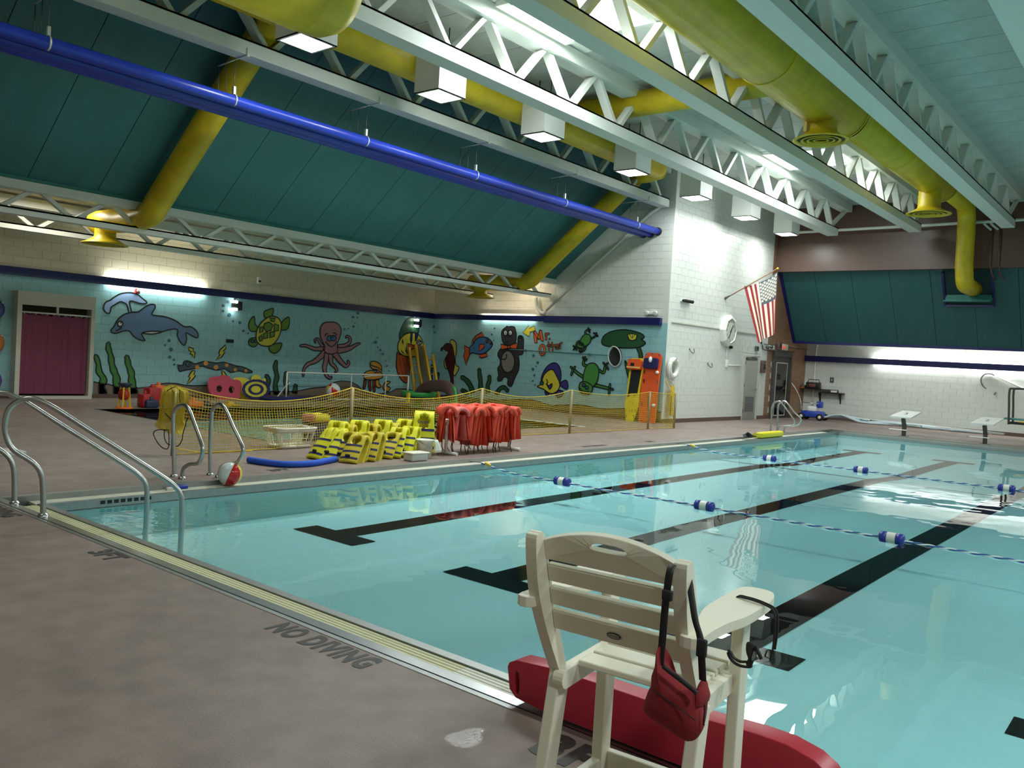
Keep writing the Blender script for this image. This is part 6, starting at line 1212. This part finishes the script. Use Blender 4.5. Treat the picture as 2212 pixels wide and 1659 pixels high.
for k, (bx, num) in enumerate(((-6.63, '3'), (-4.52, '2'))):
    s_ = thing('starting_block', 'white starting platform with number on a dark leaning post, ' + ('nearer the far corner' if k == 0 else 'next to the diving board'), 'starting block', (bx, 26.4, 0), 'starting blocks')
    MB().bar((bx, 26.4, 0), (bx, 26.4, .3), .09, .14, up=(0, 1, 0)).bar((bx, 26.4, .28), (bx-.03, 26.34, .52), .09, .14, up=(0, 1, 0)).build('post', 'block_dark', s_)
    MB().prism([(bx-.36, 26.18, .53), (bx+.22, 26.18, .53), (bx+.36, 26.75, .70), (bx-.16, 26.75, .70)], (0, -.012, .035)).build('platform', 'white', s_)
    MB().box((bx-.02, 26.45, .30), (bx+.42, 26.66, .34)).build('step', 'white_paint', s_); MB().box((bx-.34, 26.1, .18), (bx+.14, 26.2, .2)).build('grip_bar', 'white', s_)
    words(num, 'numeral', s_, Matrix.Translation((bx-.06, 26.40, .635)) @ Matrix.Rotation(.29, 4, 'X'), .26, 'black'); MB().box((bx-.13, 26.32, 0), (bx+.13, 26.5, .012)).build('base_plate', 'steel_dark', s_)
db = thing('diving_board', 'green diving board with steel rails at the picture edge', 'diving board', (-3.5, 28.2, 0)); mat('board_green', (70, 140, 128), .6)
MB().rbox((-4.32, 27.75, .68), (0.2, 28.25, .73), .015).build('board', 'board_green', db)
for yy in (27.7, 28.4):
    MB().tube(smooth_path([V(-4.18, yy, .55), V(-4.2, yy, 1.0), V(-4.22, yy, 1.5), V(-4.12, yy, 1.58), V(-3.5, yy, 1.58), V(-2.0, yy, 1.58)], 4), .03, 10).tube([(-3.0, yy, 0), (-3.0, yy, 1.58)], .03, 10).build('rail', 'frame_dark', db)
MB().box((-4.2, 27.7, .56), (-3.2, 28.3, .62)).box((-3.2, 27.8, 0), (-2.9, 28.2, .68)).build('stand', 'black', db); MB().box((-3.95, 27.7, .63), (-3.4, 27.76, .66)).build('clamp', 'toy_yellow', db)
cr = thing('life_hook', 'white shepherd hook pole hung on the far wall above the diving board', 'rescue hook', (-5, YF-.05, 1.8)); C3 = lambda x, y: onY(1880+x/6.663, 780+y/6.663, YF-.05)
MB().tube(smooth_path([C3(*p) for p in [(1665, 395), (1620, 355), (1595, 300), (1600, 240), (1640, 195), (1700, 180), (1760, 190), (1785, 208)]], 5), .02, 8).build('hook', 'steel_dark', cr); MB().tube([C3(1785, 208), C3(2300, 440)], .025, 8).build('pole', 'white', cr)
p = C3(1795, 460); sk_ = thing('faucet', 'small dark wall tap on the far wall under the hook', 'tap', p); MB().tube([(p.x, YF-.006, p.z), (p.x, YF-.1, p.z), (p.x, YF-.12, p.z-.06)], .02, 8).build('spout', 'steel_dark', sk_); MB().lathe([(.0, .01), (.035, .01), (.035, 0)], (p.x, YF-.07, p.z+.03), (0, 0, 1), 10).build('handle', 'black', sk_)
# ================================================================ lifeguard chair
mat('chair_white', (226, 222, 202), .42, bump=.06, bscale=160)
ch = thing('lifeguard_chair', 'cream white slatted tall armchair on the deck, its back to the viewer', 'chair', (-1.32, 2.12, 0))
ch.rotation_euler = (0, 0, .085)
def bev(o, w=.006, seg=2):
    m = o.modifiers.new('bevel', 'BEVEL'); m.width = w; m.segments = seg; m.limit_method = 'ANGLE'; m.angle_limit = .6; return o
XL, XR = -1.565, -1.075
ZY = [(1.065, 2.085), (1.06, 2.115), (.95, 2.16), (.80, 2.215), (.70, 2.26), (.575, 2.31), (.56, 2.285), (.63, 2.235), (.74, 2.17), (.85, 2.115), (.95, 2.085), (1.05, 2.07)]
for x in (XL, XR):
    poly = smooth_path([V(x-.02, y, z) for z, y in ZY], 3, True); bev(MB().prism(poly, (.04, 0, 0)).build('back_post', 'chair_white', ch), .012, 3)
yb_ = lambda z: 2.11+(1.05-z)*.32
def slat(z0, z1, name='back_slat', arch=0.0, hole=False):
    n = 14; top = [V(XL+.02+(XR-XL-.04)*k/n, yb_(z1)+.0, z1+arch*(1-(2*k/n-1)**2)) for k in range(n+1)]
    bot = [V(XR-.02, yb_(z0), z0), V(XL+.02, yb_(z0), z0)]
    lp = top+bot; nn = V(0, .95, .30).normalized(); b = MB()
    hs = []
    if hole:
        zc = z1+.006; hs = [[V(-1.32+.062*math.copysign(abs(math.cos(a))**.6, math.cos(a)), yb_(zc+.012*math.sin(a)), zc+.012*math.sin(a)+.004*(1-(math.cos(a))**2)) for a in [2*PI*k/18 for k in range(18)]]]
    slab_with_holes(b, lp, hs, nn, .024); return bev(b.build(name, 'chair_white', ch), .005)
slat(.98, 1.043, 'crest_rail', .045, True); slat(.906, .963); slat(.826, .886); sl4 = slat(.742, .808)
lg = MB(); zc = .773; c_ = V(-1.325, yb_(zc)-.003, zc); up = V(0, -.30, .95).normalized(); outn = V(0, -.95, -.30).normalized()
el = lambda r, h, k, off: c_+V(1, 0, 0)*r*math.cos(2*PI*k/28)+up*h*math.sin(2*PI*k/28)+outn*off
mat('badge_grey', (150, 150, 138), .4)
bd = MB().prism([el(.024, .0105, k, 0) for k in range(28)], outn*.002).build('badge', 'black', ch); MB().prism([el(.0215, .0082, k, .002) for k in range(28)], outn*.0006).build('badge_field', 'badge_grey', bd)
words('POLY-WOOD', 'badge_letters', bd, Matrix.Translation(c_+outn*.0032+V(-.0185, 0, 0)-up*.003) @ Matrix((V(1, 0, 0), up, outn)).transposed().to_4x4(), .0078, 'black')
# seat
for x in (XL+.005, XR-.045):
    pts = [V(x, 2.27+.03*math.cos(a), .565+.032*math.sin(a)) for a in [PI/2+k*PI/8 for k in range(9)]]+[V(x, 2.74, .555), V(x, 2.74, .615)]
    bev(MB().prism(pts, (.04, 0, 0)).build('seat_rail', 'chair_white', ch))
for k in range(4): bev(MB().box((XL+.045, 2.335+.104*k, .592+.005*k), (XR-.045, 2.335+.104*k+.097, .614+.005*k)).build('seat_slat', 'chair_white', ch), .005)
# legs, arms, stretchers
for x in (XL-.018, XR-.022):
    bev(MB().bar((x+.02, 2.63, 0), (x+.02, 2.63, .83), .04, .075, up=(0, 1, 0)).build('front_leg', 'chair_white', ch)); bev(MB().bar((x+.02, 2.19, 0), (x+.02, 2.30, .60), .042, .075, up=(0, 1, 0)).build('back_leg', 'chair_white', ch))
    bev(MB().bar((x+.02, 2.22, .15), (x+.02, 2.66, .15), .035, .05).build('side_stretcher', 'chair_white', ch))
bev(MB().box((XL, 2.64, .12), (XR, 2.675, .19)).build('foot_rail', 'chair_white', ch)); bev(MB().box((XL, 2.62, .55), (XR, 2.65, .60)).build('front_rail', 'chair_white', ch)); bev(MB().box((XL, 2.44, .13), (XR, 2.48, .16)).build('cross_stretcher', 'chair_white', ch))
for sgn, xc in ((1, XR), (-1, XL)):
    q = [(.0, 2.10), (.055, 2.10), (.058, 2.20), (.066, 2.30), (.086, 2.40), (.092, 2.52), (.09, 2.64), (.07, 2.72), (.03, 2.745), (-.025, 2.735), (-.045, 2.68), (-.048, 2.56), (-.046, 2.4), (-.02, 2.28), (.0, 2.2)]
    bev(MB().prism(smooth_path([V(xc+sgn*a, y, .828+.012*(y-2.1)) for a, y in q], 3, True), (0, 0, .032)).build('armrest', 'chair_white', ch), .01, 3)
# ---------------------------------------------------------------- hip pack hung on the chair post
mat('pack_red', (132, 28, 34), .85, bump=.2, bscale=300)
hp = thing('hip_pack', 'dark red hip pack hanging by its black strap from the chair post', 'bag', (-1.05, 2.04, .7))
K = lambda x, y, Y=2.045: onY(1380+x/5.947, 1380+y/5.947, Y)
lp = smooth_path([K(*p) for p in [(262, 110), (245, 290), (200, 420), (190, 560), (150, 640), (97, 800), (92, 920), (185, 1015), (400, 1160), (590, 1285), (690, 1312), (780, 1240), (830, 1110), (800, 900), (765, 720), (640, 620), (540, 540), (430, 445), (320, 350), (292, 270), (290, 110)]], 3, True)
pillow(MB(), lp, V(0, 1, 0), .05).build('pouch', 'pack_red', hp, merge=True)
sd = smooth_path([K(x, y, 2.06) for x, y in [(760, 720), (790, 560), (830, 515), (850, 600), (882, 720), (850, 840), (800, 890), (810, 1000), (800, 1150), (780, 1190), (760, 900)]], 3, True); pillow(MB(), sd, V(0, 1, 0), .035).build('side_wing', 'pack_red', hp, merge=True)
MB().tube(smooth_path([K(*p, 2.0) for p in [(310, 350), (400, 425), (520, 515), (640, 610), (750, 700)]], 4), .006, 6).build('zip', 'black', hp)
MB().tube(smooth_path([K(*p, 1.995) for p in [(190, 660), (330, 760), (500, 880), (650, 990), (740, 1060)]], 4), .0016, 5).build('seam', 'rubber', hp)
def ribbon(pts, w_, name, m, par, wd=(1, 0, 0), th=.003):
    P = smooth_path(pts, 5); wd = Vector(wd); b = MB(); vs = []
    for i, p in enumerate(P): vs += [p-wd*w_/2, p+wd*w_/2]
    b.add(vs, [(2*i, 2*i+1, 2*i+3, 2*i+2) for i in range(len(P)-1)], 0, True); return b.build(name, m, par, recalc=False, solid=th)
F = lambda x, y, Y: onY(x, y, Y)
ribbon([F(1426, 1438, 2.04), F(1432, 1370, 2.045), F(1438, 1300, 2.05), F(1446, 1240, 2.05), F(1452, 1223, 2.075), F(1456, 1222, 2.12), F(1462, 1240, 2.15)], .021, 'strap', 'black', hp)
ribbon([F(1462, 1240, 2.15), F(1486, 1245, 2.14), F(1494, 1290, 2.10), F(1502, 1340, 2.06), F(1513, 1380, 2.04), F(1516, 1430, 2.035), F(1518, 1470, 2.05)], .02, 'strap', 'black', hp)
p = F(1442, 1286, 2.04); MB().rbox((p.x-.015, p.y-.008, p.z-.014), (p.x+.015, p.y+.006, p.z+.014), .004).build('slider', 'rubber', hp); p = F(1516, 1400, 2.03); MB().rbox((p.x-.014, p.y-.008, p.z-.024), (p.x+.014, p.y+.008, p.z+.024), .005).build('buckle', 'rubber', hp)
MB().tube(smooth_path([K(850, 840, 2.03), K(845, 950, 2.025), K(835, 1050, 2.025), K(835, 1110, 2.03)], 4), .0025, 6).build('zip_pull', 'black', hp)
# ---------------------------------------------------------------- black goggles hung over the arm
gg = thing('swim_mask', 'black swim mask hanging by its cord over the chair arm', 'goggles', (-1.06, 2.58, .8))
zt = .872
MB().tube(smooth_path([V(-1.125, 2.62, .70), V(-1.128, 2.61, .80), V(-1.125, 2.60, zt-.01), V(-1.09, 2.59, zt), V(-1.03, 2.575, zt), V(-.985, 2.565, zt-.012), V(-.975, 2.56, zt-.06), V(-.976, 2.56, .75), V(-.982, 2.56, .71)], 5), .0035, 6).tube(smooth_path([V(-1.125, 2.63, .70), V(-1.13, 2.625, .80), V(-1.125, 2.615, zt-.01), V(-1.09, 2.605, zt), V(-1.03, 2.59, zt), V(-.983, 2.58, zt-.012), V(-.972, 2.575, zt-.06), V(-.974, 2.57, .74)], 5), .0035, 6).build('cord', 'rope_black', gg)
J = lambda x, y, Y=2.55: onY(1380+x/5.947, 1380+y/5.947, Y)
pillow(MB(), smooth_path([J(*p) for p in [(1390, 40), (1470, 60), (1520, 110), (1530, 170), (1480, 280), (1440, 370), (1400, 360), (1380, 320), (1410, 260), (1380, 150)]], 3, True), V(0, 1, 0), .012).build('skirt', 'rubber', gg, merge=True)
MB().tube(smooth_path([J(*p) for p in [(1145, 170), (1165, 230), (1220, 300), (1300, 345), (1400, 362), (1445, 350), (1400, 300), (1300, 290), (1220, 240), (1180, 170), (1150, 150)]], 5), .007, 8, flat=.6).build('frame', 'black', gg); MB().tube(smooth_path([J(1500, 100, 2.54), J(1540, 180, 2.53), J(1570, 260, 2.53)], 4), .006, 8).build('strap_end', 'black', gg); mat('lens_grey', (120, 128, 126), .1)
pillow(MB(), [J(*p, 2.535) for p in [(1480, 150), (1510, 170), (1490, 240), (1455, 290), (1450, 240)]], V(0, 1, 0), .006).build('lens', 'lens_grey', gg, merge=True)
# ---------------------------------------------------------------- red rescue board lying on its edge behind the chair
mat('foam_red', (178, 38, 58), .38)
rd_ = thing('rescue_board', 'red foam rescue board with grip hole lying on edge behind the chair', 'rescue board', (-1.6, 3.1, 0)); Y_ = 3.06
tp = [(1096, 1440), (1099.5, 1431), (1116, 1426), (1184, 1442), (1272, 1470), (1396, 1512), (1532, 1556), (1633, 1585), (1698, 1608), (1757, 1641), (1790, 1672), (1806, 1700)]
bt_ = [(1113, 1507), (1100, 1488)]
lp = [onY(*p, Y_) for p in tp]; e = lp[-1]
lp += [V(e.x+.01, Y_, .06), V(e.x-.06, Y_, .012), V(-1.6, Y_, .008), V(onY(1165, 1532, Y_).x, Y_, .012)]+[onY(*p, Y_) for p in bt_]
hole = [onY(1116+5.5*math.copysign(abs(math.cos(a))**.7, math.cos(a))+(-2 if math.sin(a) < 0 else 3)*0, 1476+25*math.sin(a), Y_) for a in [2*PI*k/16 for k in range(16)]]
b = MB(); slab_with_holes(b, lp, [hole], V(0, 1, 0), .11); o = b.build('foam', 'foam_red', rd_); bev(o, .028, 4)
for pg in o.data.polygons: pg.use_smooth = True
p = onY(1477, 1604, Y_-.002); words('Z', 'printed_mark', rd_, Matrix.Translation(p) @ Matrix.Rotation(PI/2, 4, 'X'), .022, 'black')
